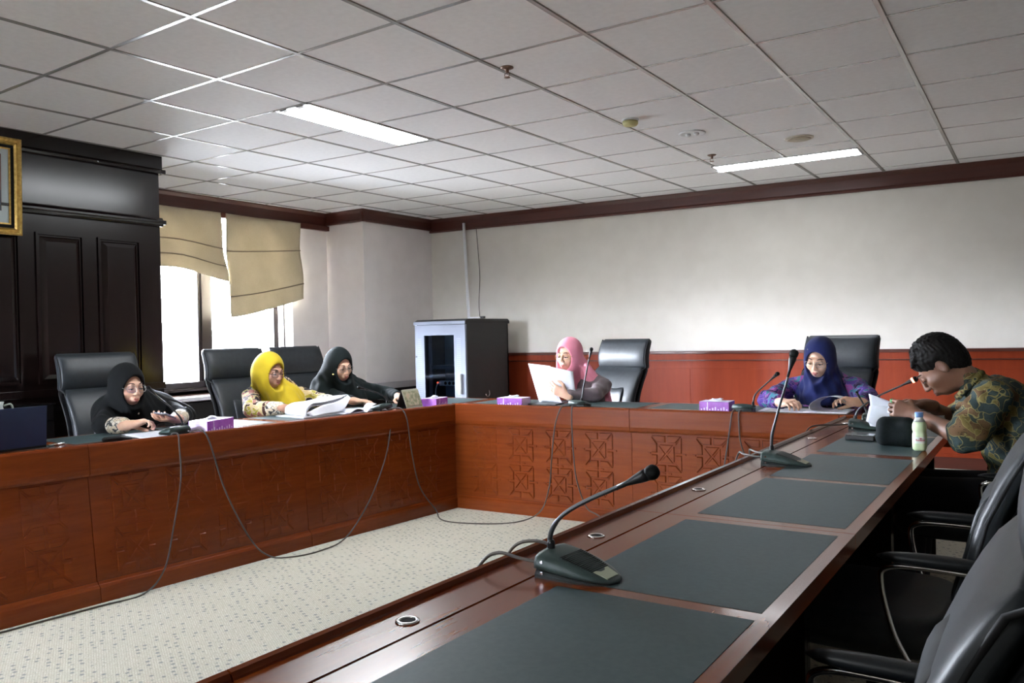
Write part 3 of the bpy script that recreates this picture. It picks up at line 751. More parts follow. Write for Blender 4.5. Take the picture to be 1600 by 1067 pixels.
def batik(name, cols, base, sc=16, line=(0.5, 0.42, 0.22)):
    """printed cloth: curling blobs and outlines"""
    m = mat(name, base, 0.8, spec=.15); v = coords(m)
    n1 = N(m, 'ShaderNodeTexNoise'); n1.inputs['Scale'].default_value = sc * .7; n1.inputs['Detail'].default_value = 1; L(m, v, n1.inputs['Vector'])
    sc_ = N(m, 'ShaderNodeVectorMath', operation='SCALE'); L(m, n1.outputs['Color'], sc_.inputs[0]); sc_.inputs['Scale'].default_value = .11
    ad = N(m, 'ShaderNodeVectorMath', operation='ADD'); L(m, v, ad.inputs[0]); L(m, sc_.outputs[0], ad.inputs[1])
    vo = N(m, 'ShaderNodeTexVoronoi'); vo.inputs['Scale'].default_value = sc; L(m, ad.outputs[0], vo.inputs['Vector'])
    sp = N(m, 'ShaderNodeSeparateColor'); L(m, vo.outputs['Color'], sp.inputs[0])
    k = len(cols); c = ramp(m, sp.outputs[0], [(i / k, cc) for i, cc in enumerate(cols)], 'CONSTANT')
    ve = N(m, 'ShaderNodeTexVoronoi', feature='DISTANCE_TO_EDGE'); ve.inputs['Scale'].default_value = sc; L(m, ad.outputs[0], ve.inputs['Vector'])
    c = mixc(m, ramp(m, ve.outputs['Distance'], [(0.022, (1, 1, 1)), (0.045, (0, 0, 0))]), c, line)
    v2 = N(m, 'ShaderNodeTexVoronoi'); v2.inputs['Scale'].default_value = sc * 4.5; L(m, ad.outputs[0], v2.inputs['Vector'])
    c = mixc(m, ramp(m, v2.outputs['Distance'], [(0.18, (.75, .75, .75)), (0.25, (0, 0, 0))]), c, base)
    L(m, c, bsdf(m).inputs['Base Color']); return m
M_['c_black'] = cloth('black_scarf_cloth', (0.005, 0.0055, 0.006), .02); M_['c_black2'] = cloth('charcoal_green_scarf_cloth', (0.008, 0.012, 0.0125), .05)
M_['c_yellow'] = cloth('yellow_scarf_cloth', (0.50, 0.37, 0.02)); M_['c_pink'] = cloth('pink_scarf_cloth', (0.74, 0.27, 0.36)); M_['c_navy'] = cloth('navy_scarf_cloth', (0.010, 0.015, 0.075))
M_['c_mauve'] = cloth('mauve_grey_blouse', (0.13, 0.10, 0.11), .3, .5)
M_['trouser'] = cloth('dark_trousers', (0.012, 0.012, 0.015), .1)
M_['b_brown'] = batik('brown_cream_batik', [(0.05, .02, .015), (0.30, .12, .09), (0.55, .42, .22), (0.02, .015, .02), (0.35, .30, .05)], (0.035, .02, .02), 22, (0.6, 0.5, 0.35))
M_['b_cuff'] = batik('cream_black_cuff', [(0.6, .5, .35), (0.05, .05, .05), (0.5, .42, .3), (0.6, .55, .45)], (0.04, .04, .04), 34, (0.1, 0.1, 0.1))
M_['b_purple'] = batik('purple_pink_batik', [(0.03, .02, .10), (0.20, .05, .19), (0.03, .14, .18), (0.012, .010, .04), (0.06, .03, .18)], (0.010, .008, .03), 24, (0.17, 0.09, 0.26))
M_['b_green'] = batik('green_gold_batik', [(0.030, .045, .045), (0.10, .055, .025), (0.025, .035, .03), (0.13, .10, .03), (0.028, .045, .045)], (0.010, .010, .008), 22, (0.20, 0.165, 0.065))

def hand(s, w, d, n, thumb, curl=.5, spread=1.0, sc=1.0, tc=.4, point=False):
    """w wrist, d toward the fingers, n out of the palm, thumb=+1/-1 picks the side cross(d,n)*thumb"""
    w = np.asarray(w, float); d = nrm(d); n = np.asarray(n, float); n = nrm(n - d * (n @ d)); t = np.cross(d, n) * thumb
    s.cone(w - d * .03, w + d * .02, .025 * sc, .024 * sc, .015)
    kn = []
    for i, (o, l) in enumerate(((.028, .086), (.009, .090), (-.010, .086), (-.028, .078))):
        k = w + d * l * sc + t * o * sc - n * .003; kn.append(k)
        s.cone(w + d * .02 + t * o * .55 * sc, k, .0145 * sc, .0118 * sc, .013)
    s.ell(w + d * .05 * sc + n * .004, (.030 * sc, .036 * sc, .012 * sc), np.stack([d, t, n], 1), .012)
    for i, (k, L_) in enumerate(zip(kn, (.070, .078, .072, .056))):
        a = curl * (0.15 if (point and i == 0) else 1.0) + .08 * i * curl; p = k; ang = a * .5; r = (.0088, .0090, .0085, .0076)[i] * sc
        fan = (.12, .02, -.08, -.18)[i] * spread; base = nrm(d + t * fan)
        for j, fr in enumerate((.45, .31, .24)):
            q = p + (base * math.cos(ang) + n * math.sin(ang)) * L_ * fr * sc
            s.cone(p, q, r, r * .9, .0035); p = q; r *= .9; ang += a
    b = w + d * .025 * sc + t * .026 * sc + n * .006
    e1 = b + nrm(d * .75 + t * .75 + n * .35) * .040 * sc; e2 = e1 + nrm(d * (1.0) + t * (.25 - tc) + n * (.2 + tc)) * .030 * sc; e3 = e2 + nrm(d + t * (-.1 - tc) + n * (.1 + tc)) * .024 * sc
    s.cone(w + d * .01 + t * .012, b, .016 * sc, .014 * sc, .012); s.cone(b, e1, .014 * sc, .0112 * sc, .008); s.cone(e1, e2, .0108 * sc, .0098 * sc, .004); s.cone(e2, e3, .0098 * sc, .008 * sc, .004)

def head_frame(pos, fwd, up_hint=(0, 0, 1), roll=0):
    f = nrm(fwd); u = np.asarray(up_hint, float); u = nrm(u - f * (u @ f)); r = np.cross(f, u)
    c, s_ = math.cos(roll), math.sin(roll); r, u = r * c + u * s_, u * c - r * s_
    return np.asarray(pos, float), np.stack([r, f, u], 1)      # columns: right, forward, up
def head(s, H, ears=False, sc=1.0):
    p, R = H; q = lambda x, y, z: p + R @ (np.array((x, y, z), float) * sc); E = lambda c, r, k=.012, op='+': s.ell(q(*c), np.array(r) * sc, R, k, op)
    E((0, -.018, .030), (.074, .092, .090)); E((0, .020, -.030), (.061, .070, .080), .03); E((0, .045, -.082), (.034, .034, .026), .025)
    for x in (-1, 1):
        E((x * .036, .058, -.030), (.026, .026, .024), .02); E((x * .032, .102, .000), (.016, .016, .012), .014, '-')
        E((x * .031, .079, .000), (.0155, .0125, .0105), .004)
        E((x * .011, .098, -.036), (.0085, .010, .0075), .006)
        if ears:
            E((x * .076, -.008, -.012), (.010, .019, .032), .006); E((x * .085, -.002, -.010), (.006, .010, .018), .005, '-')
    s.cone(q(-.028, .084, .020), q(.028, .084, .020), .010 * sc, .010 * sc, .014)
    s.cone(q(0, .090, .010), q(0, .108, -.032), .0075 * sc, .0105 * sc, .010); E((0, .086, -.066), (.026, .014, .018), .012)
def face_bits(t, H, loc, sc=1.0, beard=False, lips=None, open_=0.0):
    p, R = H; l = np.asarray(loc); q = lambda x, y, z: p + R @ (np.array((x, y, z), float) * sc); ql = lambda x, y, z: tuple(q(x, y, z) - l)
    s = Sdf(); s.chain([q(-.026, .083, -.067), q(-.010, .0955, -.0635), q(0, .0970, -.0650), q(.010, .0955, -.0635), q(.026, .083, -.067)], [.0022, .0052, .0042, .0052, .0022], .004)
    s.chain([q(-.024, .083, -.069), q(0, .0965, -.0735), q(.024, .083, -.069)], [.0022, .0062, .0022], .003)
    s.build('lips', lips or M_['lips'], t, .0022, loc)
    for x in (-1, 1):
        MB().tube([ql(x * a, b, c) for a, b, c in ((.014, .0935, .024), (.024, .0935, .0285), (.036, .087, .029), (.048, .073, .023))], [.0022, .0030, .0026, .0012], 6).build('eyebrow', M_['brow'], t, smooth=True)
        e = MB().tube([ql(x * a, b, c) for a, b, c in ((.017, .0895, -.0045), (.024, .0935, -.0035), (.032, .0942, -.0035), (.040, .0905, -.0045), (.047, .083, -.0055))], [.0012, .0019, .0022, .0019, .001], 6).build('eyelashes', M_['brow'], t, smooth=True)
        m = MB().tube([ql(x * a, b, c) for a, b, c in ((.021, .0895, -.0072), (.027, .0915, -.0085), (.034, .0915, -.0085), (.041, .0885, -.0072))], [.0010, .0020, .0020, .0010], 6); m.build('eye', M_['eye'], t, smooth=True)
        MB().tube([ql(x * .031 - .0005, .0880, -.0075), ql(x * .031, .0938, -.0078)], .0026, 8).build('iris', M_['iris'], t, smooth=True)
def glasses(t, H, loc, sc=1.0, m=None, rw=.026, rh=.019, wire=.0015, dz=-.004, dy=0.0, temple=True):
    p, R = H; l = np.asarray(loc); ql = lambda x, y, z: tuple(p + R @ (np.array((x, y + dy, z + dz), float) * sc) - l)
    g = MB()
    for x in (-1, 1):
        ring = [ql(x * .033 + rw * math.copysign(abs(math.cos(a)) ** .8, math.cos(a)), .104 - .010 * (math.cos(a) * x + 1) * .5, rh * math.copysign(abs(math.sin(a)) ** .8, math.sin(a))) for a in np.linspace(0, 2 * PI, 25)]
        g.tube(ring, wire, 6)
    g.tube([ql(-.009, .104, .003), ql(0, .108, .006), ql(.009, .104, .003)], wire, 6)
    if temple:
        for x in (-1, 1): g.tube([ql(x * .059, .095, .003), ql(x * .068, .08, .003), ql(x * .074, .02, .003)], wire, 6)
    o = g.build('glasses', m or M_['steel'], t, smooth=True)
    for x in (-1, 1):
        ring = [ql(x * .033 + rw * math.cos(a), .104 - .010 * (math.cos(a) * x + 1) * .5, rh * math.sin(a)) for a in np.linspace(0, 2 * PI, 21)[:-1]]
        mb = MB(); mb.add(ring, [tuple(range(20))]); mb.build('lens', M_['lens'], o, recalc=False)
def person(label, base, yaw_f, hip, chest, neck, H, sh, el, wr, hands, skin_m, sleeve, top_m, sleeve_end=.9, scale=1.0, voxel=.0045, ears=False, arm_r=1.0, group=None, leg=True, cuff=None, hijab=None, torso_r=(.165, .115), trouser=True):
    """sh/el/wr: (right, left) joints; f = body facing in plan"""
    t = thing('person', label, 'person', base, 0, group)
    f = nrm((math.cos(yaw_f), math.sin(yaw_f), 0)); r = np.cross(f, (0, 0, 1)); Rb = np.stack([r, f, np.array((0, 0, 1.0))], 1)
    hip, chest, neck = map(lambda v: np.asarray(v, float), (hip, chest, neck)); sh, el, wr = [[np.asarray(v, float) for v in q] for q in (sh, el, wr)]
    s = Sdf(); head(s, H, ears, scale)
    hp = H[0] + H[1] @ (np.array((0, -.030, -.055)) * scale)
    s.cone(hp, neck, .052, .050, .03)
    up = nrm(neck - hip); Rt = np.stack([r, nrm(np.cross(up, r)), up], 1)
    def torso(q, g):
        q.ell(hip, (torso_r[0] + g, .13 + g, .12 + g), Rb, .05); q.cone(hip, chest, .115 + g, .11 + g, .06); q.ell(chest, (torso_r[0] + g, torso_r[1] + g, .17 + g), Rt, .06)
        q.cone(sh[0] * .82 + sh[1] * .18, sh[1] * .82 + sh[0] * .18, .058 + g, .058 + g, .05)
    torso(s, -.006)
    knees = [hip + f * .42 + r * x * .11 + np.array((0, 0, .0)) for x in (1, -1)]; feet = [k + f * .02 - np.array((0, 0, k[2] - .05)) for k in knees]
    if leg:
        for k, ft, x in zip(knees, feet, (1, -1)):
            s.cone(hip + r * x * .09, k, .075, .055, .04); s.cone(k, ft, .052, .036, .02); s.cone(ft, ft + f * .14 - np.array((0, 0, .015)), .034, .028, .02)
    for i in (0, 1):
        s.cone(sh[i], el[i], .048 * arm_r, .038 * arm_r, .03); s.cone(el[i], wr[i], .038 * arm_r, .024 * arm_r, .015)
    for h_ in hands: hand(s, *h_[0], **h_[1])
    s.build('body', skin_m, t, voxel, base)
    c = Sdf(); torso(c, .010); c.cone(hp * .3 + neck * .7, neck, .056, .060, .03)
    for i in (0, 1):
        c.cone(sh[i], el[i], .062 * arm_r, .054 * arm_r, .04)
        e = el[i] + (wr[i] - el[i]) * max(0, sleeve_end)
        if sleeve_end > 0: c.cone(el[i], e, .053 * arm_r, .040 * arm_r, .02); d = nrm(wr[i] - el[i]); c.plane(e + d * .004, -d if False else d, .004, 'x') if False else None
    c.p = [x for x in c.p if x[0] != 'x']
    ph = random.random() * 6
    def wrinkle(P, D): return .0035 * np.sin(P[:, 0] * 61 + P[:, 2] * 47 + ph) * np.sin(P[:, 1] * 53 - P[:, 2] * 31 + ph * 2) + .003 * np.sin(P[:, 2] * 85 + P[:, 0] * 33 + P[:, 1] * 27)
    c.fold(wrinkle)
    c.build('shirt' if sleeve == 'short' else 'blouse', top_m, t, .007, base)
    if leg and trouser:
        g = Sdf(); g.ell(hip - np.array((0, 0, .03)), (.185, .15, .11), Rb, .05)
        for k, ft, x in zip(knees, feet, (1, -1)): g.cone(hip + r * x * .09, k, .092, .072, .04); g.cone(k, ft + np.array((0, 0, .06)), .070, .060, .03)
        g.build('trousers', M_['trouser'], t, .011, base)
        for ft in feet:
            q = Sdf(); q.cone(ft, ft + f * .15 - np.array((0, 0, .012)), .044, .036, .02); q.plane(ft - np.array((0, 0, .045)), (0, 0, -1), .004, '-'); q.build('shoe', M_['black'], t, .009, base)
    if cuff:
        for i in (0, 1):
            q = Sdf(); a = el[i] + (wr[i] - el[i]) * cuff[0]; b = el[i] + (wr[i] - el[i]) * cuff[1]; ra = (.046 if len(cuff) < 4 else cuff[3]) * arm_r
            q.cone(a, b, ra + .004, ra, .005); q.build('cuff', cuff[2], t, .006, base)
    if hijab: hijab(t, H, neck, chest, sh, f, r, base)
    return t
def scarf(m, cape=(.235, .175, .16), cz=-.07, cf=.02, front=None, opening=(.074, .17, .104), hood=1.0, seed=0.0, folds=9, extra=None, face_z=-.020, amp=.006, clipz=None):
    def fn(t, H, neck, chest, sh, f, r, base):
        p, R = H; q = lambda x, y, z: p + R @ np.array((x, y, z), float); s = Sdf()
        s.ell(q(0, -.018, .024), np.array((.093, .116, .113)) * hood, R, .02); s.ell(q(0, .006, -.045), (.083, .090, .095), R, .03)
        s.ell(q(0, .040, -.112), (.062, .062, .040), R, .03)
        s.cone(q(0, -.02, -.06), neck, .088, .098, .05)
        Rb = np.stack([r, f, np.array((0, 0, 1.0))], 1)
        mid = (sh[0] + sh[1]) / 2
        if cape: s.ell(mid + f * cf + np.array((0, 0, cz)), cape, Rb, .06)
        for a, b, ra, rb, k in (front(neck, chest, f, r, q, mid) if front else []): s.cone(a, b, ra, rb, k)
        if extra: extra(s, q, neck, chest, f, r, sh)
        c0 = neck
        def fold(P, D):
            d = P - c0; az = np.arctan2(d @ r, d @ f); low = np.clip((q(0, 0, -.02)[2] - P[:, 2]) / .12, 0, 1)
            return -amp * low * np.sin(az * folds + P[:, 2] * 26 + seed + 1.5 * np.sin(P[:, 2] * 11 + seed)) - .5 * amp * low * np.sin(az * (folds * 2.3) - P[:, 2] * 40 + seed)
        s.fold(fold)
        s.ell(q(0, .160, face_z), opening, R, .008, '-')
        if clipz is not None: s.plane((0, 0, clipz), (0, 0, -1), .01, '-')
        s.build('headscarf', m, t, .0055, base)
        hem = MB(); l = np.asarray(base)
    return fn
# ================================================================ PEOPLE
A3 = lambda *v: np.array(v, float)
# --- woman in black with phone (left end of the left table)
H = head_frame((-4.58, 2.765, .985), (1.0, .0, -.14), (.25, 0, 1), 0.0)
base = (-4.78, 2.88, 0)
w1 = person('person in black headscarf with glasses holding a phone, seated at the left end', base, 0.0, (-4.86, 2.90, .54), (-4.73, 2.89, .80), (-4.66, 2.84, .895), H,
    ((-4.72, 2.71, .835), (-4.72, 3.06, .835)), ((-4.46, 2.54, .775), (-4.42, 3.02, .785)), ((-4.23, 2.545, .788), (-4.22, 2.845, .795)),
    [(((-4.23, 2.55, .788), (.42, .9, .14), (.2, -.2, -1), 1), dict(curl=.75, tc=.5)), (((-4.22, 2.835, .795), (.2, -.95, .12), (-.15, -.15, 1), 1), dict(curl=.45, tc=.2))],
    M_['skin_l'], 'long', M_['c_black'], .45, cuff=(.50, .82, M_['b_cuff'], .046),
    hijab=scarf(M_['c_black'], (.250, .175, .17), -.045, .02, lambda n, c, f, r, q, mid: [(q(0, .03, -.11), mid + f * .12 + A3(0, 0, -.07), .055, .075, .05)] + [(mid + r * x * .17, mid + r * x * .25 + f * .14 + A3(0, 0, -.07), .085, .075, .05) for x in (1, -1)], seed=.5, folds=7, amp=.004, clipz=.742))
face_bits(w1, H, base); glasses(w1, H, base, rw=.027, rh=.021)
m = MB(); c = np.array(H[0]) + H[1] @ A3(-.025, .085, -.150) - np.array(base)
m.lathe([(0, -.012), (.006, -.010), (.008, -.002), (.004, .006), (.002, .016), (0, .018)], 10, tuple(c)); m.build('brooch', M_['chrome'], w1, smooth=True)
MB().tube([(-4.183 + .78 * 0 + 4.78 - .0, 2.632 - 2.88, .793), (-4.172 + 4.78, 2.640 - 2.88, .797)], .0125, 12).build('ring', M_['black'], w1, smooth=True)
# --- woman with yellow headscarf
H = head_frame((-4.56, 3.81, 1.020), (1.0, .0, -.20), (.25, 0, 1), 0.0)
base = (-4.78, 3.95, 0)
w2 = person('person in bright yellow headscarf and flowered batik blouse, turning pages', base, 0.0, (-4.86, 3.98, .54), (-4.72, 3.95, .80), (-4.63, 3.88, .90), H,
    ((-4.70, 3.76, .84), (-4.70, 4.12, .84)), ((-4.47, 3.58, .775), (-4.43, 4.15, .785)), ((-4.21, 3.63, .785), (-4.19, 4.03, .80)),
    [(((-4.21, 3.63, .785), (.62, .78, -.06), (-.1, .1, -1), 1), dict(curl=.30, tc=.1)), (((-4.19, 4.03, .80), (.45, -.88, .15), (.2, .1, -1), -1), dict(curl=.5))],
    M_['skin_m'], 'long', M_['b_brown'], .72, arm_r=1.08, cuff=(.60, .86, M_['b_cuff'], .042),
    hijab=scarf(M_['c_yellow'], (.190, .150, .17), -.055, .03, lambda n, c, f, r, q, mid: [(q(0, .03, -.11), mid + f * .17 + r * .02 + A3(0, 0, -.07), .055, .10, .05), (mid + f * .14 + A3(0, 0, -.04), mid + f * .20 + A3(0, 0, -.14), .13, .12, .05), (q(0, -.06, -.02), mid - f * .05 + A3(0, 0, -.02), .085, .11, .05)], seed=1.4, folds=8, amp=.0065, clipz=.755))
face_bits(w2, H, base); glasses(w2, H, base, rw=.028, rh=.021, m=M_['brow'], wire=.0013)
# --- woman in dark headscarf near the column
H = head_frame((-4.50, 4.425, 1.035), (.96, -.22, -.28), (.3, 0, 1), -.16)
base = (-4.78, 4.62, 0)
w3 = person('person in charcoal headscarf with glasses, head tilted, writing beside the desk calendar', base, 0.0, (-4.86, 4.62, .54), (-4.70, 4.58, .80), (-4.60, 4.52, .90), H,
    ((-4.66, 4.39, .835), (-4.66, 4.74, .835)), ((-4.46, 4.37, .775), (-4.38, 4.84, .785)), ((-4.22, 4.28, .78), (-4.13, 4.66, .785)),
    [(((-4.22, 4.28, .78), (.8, .35, -.05), (0, 0, -1), 1), dict(curl=.4)), (((-4.13, 4.66, .785), (.80, -.42, -.02), (0, .1, -1), -1), dict(curl=.5, tc=.3))],
    M_['skin_l'], 'long', M_['c_black2'], .85, arm_r=1.05,
    hijab=scarf(M_['c_black2'], (.245, .18, .18), -.055, .03, lambda n, c, f, r, q, mid: [(q(0, .03, -.11), mid + f * .16 + A3(0, 0, -.08), .055, .10, .05), (q(0, -.05, 0), mid + r * .15 - f * .02, .085, .10, .05), (mid + r * .16, mid + r * .24 + f * .12 + A3(0, 0, -.09), .09, .08, .05), (mid - r * .16, mid - r * .22 + f * .16 + A3(0, 0, -.08), .09, .08, .05)], seed=2.2, folds=6, amp=.006, clipz=.748))
face_bits(w3, H, base); glasses(w3, H, base, rw=.027, rh=.020)
MB().lathe([(0, -.006), (.007, -.004), (.007, .004), (0, .006)], 10, tuple(np.array(H[0]) + H[1] @ A3(.088, .055, -.045) - np.array(base))).build('scarf_pin', mat('gold_pin', (.8, .65, .25), .3, .8), w3, smooth=True)
# --- woman in pink headscarf
H = head_frame((-3.045, 5.38, 1.072), (-.06, -1.0, -.10), (0, 0, 1), .04)
base = (-3.02, 5.56, 0); yf = math.radians(-108)
w4 = person('person in pink headscarf and grey blouse reading the sheets held up before the face', base, yf, (-3.00, 5.62, .54), (-2.97, 5.53, .80), (-3.02, 5.46, .94), H,
    ((-3.13, 5.55, .835), (-2.80, 5.46, .835)), ((-3.24, 5.34, .79), (-2.74, 5.20, .790)), ((-3.12, 5.14, .80), (-2.86, 5.00, .800)),
    [(((-3.12, 5.14, .80), (.9, -.1, .25), (.1, -.9, .2), 1), dict(curl=.3)), (((-2.86, 5.00, .80), (-.80, -.16, .42), (.1, 1, .1), -1), dict(curl=.35, tc=.1))],
    M_['skin_l'], 'long', M_['c_mauve'], .85,
    hijab=scarf(M_['c_pink'], None, -.05, .02, lambda n, c, f, r, q, mid: [(q(0, .02, -.10), q(0, .02, -.155), .072, .080, .03), (q(-.06, -.05, -.09), mid - r * .10 + A3(0, 0, .025), .060, .062, .04), (mid - r * .10 + A3(0, 0, .020), mid - r * .185 - f * .03 + A3(0, 0, -.01), .058, .030, .03), (mid - r * .185 - f * .03 + A3(0, 0, -.01), mid - r * .215 - f * .02 + A3(0, 0, -.13), .030, .020, .02), (q(.0, .05, -.13), mid + f * .08 + A3(0, 0, -.04), .055, .03, .04)], seed=.2, folds=6, amp=.006))
face_bits(w4, H, base); glasses(w4, H, base, rw=.026, rh=.020, m=mat('gold_wire', (.5, .36, .14), .3, .8), wire=.0014)
MB().tube([tuple(A3(-2.875, 5.015, .798) + .031 * (A3(.5, -.6, .1) * math.cos(a) + A3(0, .15, 1) * math.sin(a)) - np.array(base)) for a in np.linspace(0, 2 * PI, 17)], .0022, 6).build('bracelet', mat('gold', (.8, .55, .18), .25, .9), w4, smooth=True)
# --- woman in navy headscarf
H = head_frame((-1.215, 5.36, 1.045), (-.10, -1.0, -.36), (0, -.4, 1), .05)
base = (-1.22, 5.56, 0); yf = math.radians(-92)
w5 = person('person in navy headscarf and purple batik blouse writing with a pen', base, yf, (-1.22, 5.64, .54), (-1.21, 5.55, .80), (-1.21, 5.46, .93), H,
    ((-1.41, 5.49, .845), (-1.02, 5.49, .845)), ((-1.51, 5.24, .780), (-.90, 5.24, .790)), ((-1.37, 5.04, .785), (-.93, 5.04, .80)),
    [(((-1.37, 5.04, .785), (.75, -.55, .05), (.1, .3, -1), 1), dict(curl=.75, tc=.6)), (((-.93, 5.04, .80), (-.75, -.35, .12), (.1, -.4, -.9), -1), dict(curl=.6, tc=.3))],
    M_['skin_l'], 'long', M_['b_purple'], .80, arm_r=1.12,
    hijab=scarf(M_['c_navy'], (.165, .150, .17), -.055, .04, lambda n, c, f, r, q, mid: [(q(0, .03, -.12), mid + f * .15 + A3(0, 0, -.10), .055, .085, .05), (mid + f * .10 + A3(0, 0, -.03), mid + f * .19 + A3(0, 0, -.13), .10, .08, .05)], seed=3.1, folds=7, amp=.006, clipz=.752))
face_bits(w5, H, base); glasses(w5, H, base, rw=.027, rh=.018, wire=.0013)
MB().lathe([(0, -.004), (.004, -.002), (.003, .003), (0, .004)], 8, tuple(np.array(H[0]) + H[1] @ A3(.045, .078, .085) - np.array(base))).build('scarf_pin', M_['chrome'], w5, smooth=True)
# --- man in green batik shirt
H = head_frame((-.385, 3.85, 1.065), (-.68, -.05, -.73), (-.5, 0, 1), -.03)
base = (-.15, 3.86, 0); yf = math.radians(180)
man = person('person with short black hair in a green and gold batik shirt bending over papers', base, yf, (-.075, 3.88, .53), (-.125, 3.86, .83), (-.255, 3.855, .985), H,
    ((-.190, 4.03, .945), (-.190, 3.68, .945)), ((-.345, 4.16, .80), (-.275, 3.60, .795)), ((-.455, 3.99, .885), (-.470, 3.80, .858)),
    [(((-.455, 3.99, .885), (-.85, -.25, .10), (-.1, -.3, -1), 1), dict(curl=.55)), (((-.470, 3.80, .858), (-.85, .15, .28), (-.25, .9, -.3), -1), dict(curl=.95, tc=.7))],
    M_['skin_d'], 'short', M_['b_green'], 0.0, ears=True, voxel=.004, arm_r=1.12, torso_r=(.175, .125))
face_bits(man, H, base, lips=mat('man_lips', (.16, .06, .045), .5))
s = Sdf(); R = H[1]; q = lambda x, y, z: H[0] + R @ A3(x, y, z)
s.ell(q(0, -.022, .040), (.082, .102, .100), R, .01); s.ell(q(0, -.055, -.01), (.070, .062, .080), R, .03)
rr = random.Random(3)
for i in range(60):
    a = rr.uniform(-.055, .055); b = rr.uniform(-.06, .045); z0 = .134 - 9 * (b + .02) ** 2 - 7 * a * a
    s.cone(q(a, b, z0 - .02), q(a * 1.1, b + .016, z0 + rr.uniform(-.002, .007)), .010, .003, .008)
for i in range(7): s.cone(q(-.045 + .015 * i, .050, .085), q(-.048 + .016 * i, .078, .070 + rr.uniform(-.006, .006)), .012, .004, .01)
s.plane(q(0, .088, .050), R @ A3(0, .664, -.747), .006, '-')
s.ell(q(0, .10, -.02), (.075, .06, .062), R, .02, '-')
for x in (-1, 1): s.ell(q(x * .080, .005, -.018), (.016, .026, .034), R, .006, '-')
s.fold(lambda P, D: .0024 * np.sin(P[:, 0] * 230 + 3 * np.sin(P[:, 2] * 60)) * np.sin(P[:, 1] * 210) * np.sin(P[:, 2] * 170 + P[:, 0] * 90))
s.build('hair', M_['hair'], man, .0035, base, 0)
# short sleeves, collar and watch
for (a, b, r0) in (((-.190, 3.68, .945), (-.268, 3.610, .815), .078), ((-.190, 4.03, .945), (-.320, 4.13, .83), .075)):
    s = Sdf(); s.cone(a, b, .074, r0, .02); s.fold(lambda P, D: .003 * np.sin(P[:, 2] * 90 + P[:, 0] * 60)); s.build('sleeve', M_['b_green'], man, .006, base)
s = Sdf()
for i in range(12):
    a0, a1 = 2 * PI * i / 12, 2 * PI * (i + 1) / 12
    g = lambda a: A3(-.265, 3.853, .990) + .066 * (A3(0, 1, 0) * math.cos(a) + A3(.66, 0, .75) * math.sin(a)) + A3(-.012, 0, -.004)
    s.cone(g(a0), g(a1), .013, .013, .006)
s.build('collar', M_['b_green'], man, .005, base)
wv = A3(-.452, 3.795, .853); ax = nrm(A3(-.470, 3.80, .858) - A3(-.275, 3.60, .795)); e1 = nrm(np.cross(ax, (0, 0, 1))); e2 = np.cross(ax, e1)
mb = MB(); n_ = 20
rows = [[tuple(wv + ax * o + rr_ * (e1 * math.cos(a) + e2 * math.sin(a)) - np.array(base)) for a in np.linspace(0, 2 * PI, n_ + 1)[:-1]] for o, rr_ in ((-.011, .0295), (-.009, .0315), (.009, .0315), (.011, .0295))]
mb.grid(rows, closed=True); wo = mb.build('wristwatch', M_['black'], man, smooth=True)
fc = wv + e1 * -.0 - e2 * .0
MB().tube([tuple(wv + e1 * .028 - np.array(base)), tuple(wv + e1 * .038 - np.array(base))], .016, 18).build('watch_case', M_['chrome'], wo)
# ================================================================ SERVER RACK AND CONDUIT
rx0, rx1, ry0, ry1, rz = -5.425, -4.785, 6.40, 7.16, 1.405
t = thing('server_rack', 'tall black equipment cabinet with grey glazed front door in the room corner', 'cabinet', ((rx0 + rx1) / 2, (ry0 + ry1) / 2, 0))
ox, oy = t.location.x, t.location.y
M_['rackgrey'] = mat('rack_door_grey', (0.17, 0.185, 0.23), 0.75, 0.0, spec=.12); M_['rackblack'] = speck('rack_black', (0.012, 0.012, 0.013), (0.016, 0.016, 0.017), 0.6, 80)
def lb(mb, x0, x1, y0, y1, z0, z1): return mb.box((x0 - ox, y0 - oy, z0), (x1 - ox, y1 - oy, z1))
m = MB(); lb(m, rx0, rx0 + .02, ry0 + .03, ry1, .03, rz - .05); lb(m, rx1 - .02, rx1, ry0 + .03, ry1, .03, rz - .05); lb(m, rx0, rx1, ry1 - .02, ry1, .03, rz - .05); lb(m, rx0, rx1, ry0 + .03, ry1, .03, .06)
m.build('cabinet_body', M_['rackblack'], t)
m = MB(); e = .012
m.add([(rx0 - e - ox, ry0 - .005 - oy, rz - .05), (rx1 + e - ox, ry0 - .005 - oy, rz - .05), (rx1 + e - ox, ry1 + e - oy, rz - .05), (rx0 - e - ox, ry1 + e - oy, rz - .05),
       (rx0 - e - ox, ry0 - .005 - oy, rz - .022), (rx1 + e - ox, ry0 - .005 - oy, rz - .022), (rx1 + e - ox, ry1 + e - oy, rz - .022), (rx0 - e - ox, ry1 + e - oy, rz - .022),
       (rx0 - ox, ry0 + .04 - oy, rz), (rx1 - ox, ry0 + .04 - oy, rz), (rx1 - ox, ry1 - oy, rz), (rx0 - ox, ry1 - oy, rz)],
      [(0, 3, 2, 1), (0, 1, 5, 4), (1, 2, 6, 5), (2, 3, 7, 6), (3, 0, 4, 7), (4, 5, 9, 8), (5, 6, 10, 9), (6, 7, 11, 10), (7, 4, 8, 11), (8, 9, 10, 11)])
m.build('lid', M_['rackblack'], t)
m = MB(); lb(m, rx0 - .008, rx1 + .008, ry0 - .010, ry0 - .004, rz - .052, rz - .020); m.build('lid_edge', M_['rackgrey'], t)
wx0, wx1, wz0, wz1 = -5.305, -4.925, .25, 1.245
m = MB()
for a in ((rx0, wx0, .04, rz - .055), (wx1, rx1, .04, rz - .055), (wx0, wx1, .04, wz0), (wx0, wx1, wz1, rz - .055)): lb(m, a[0], a[1], ry0, ry0 + .025, a[2], a[3])
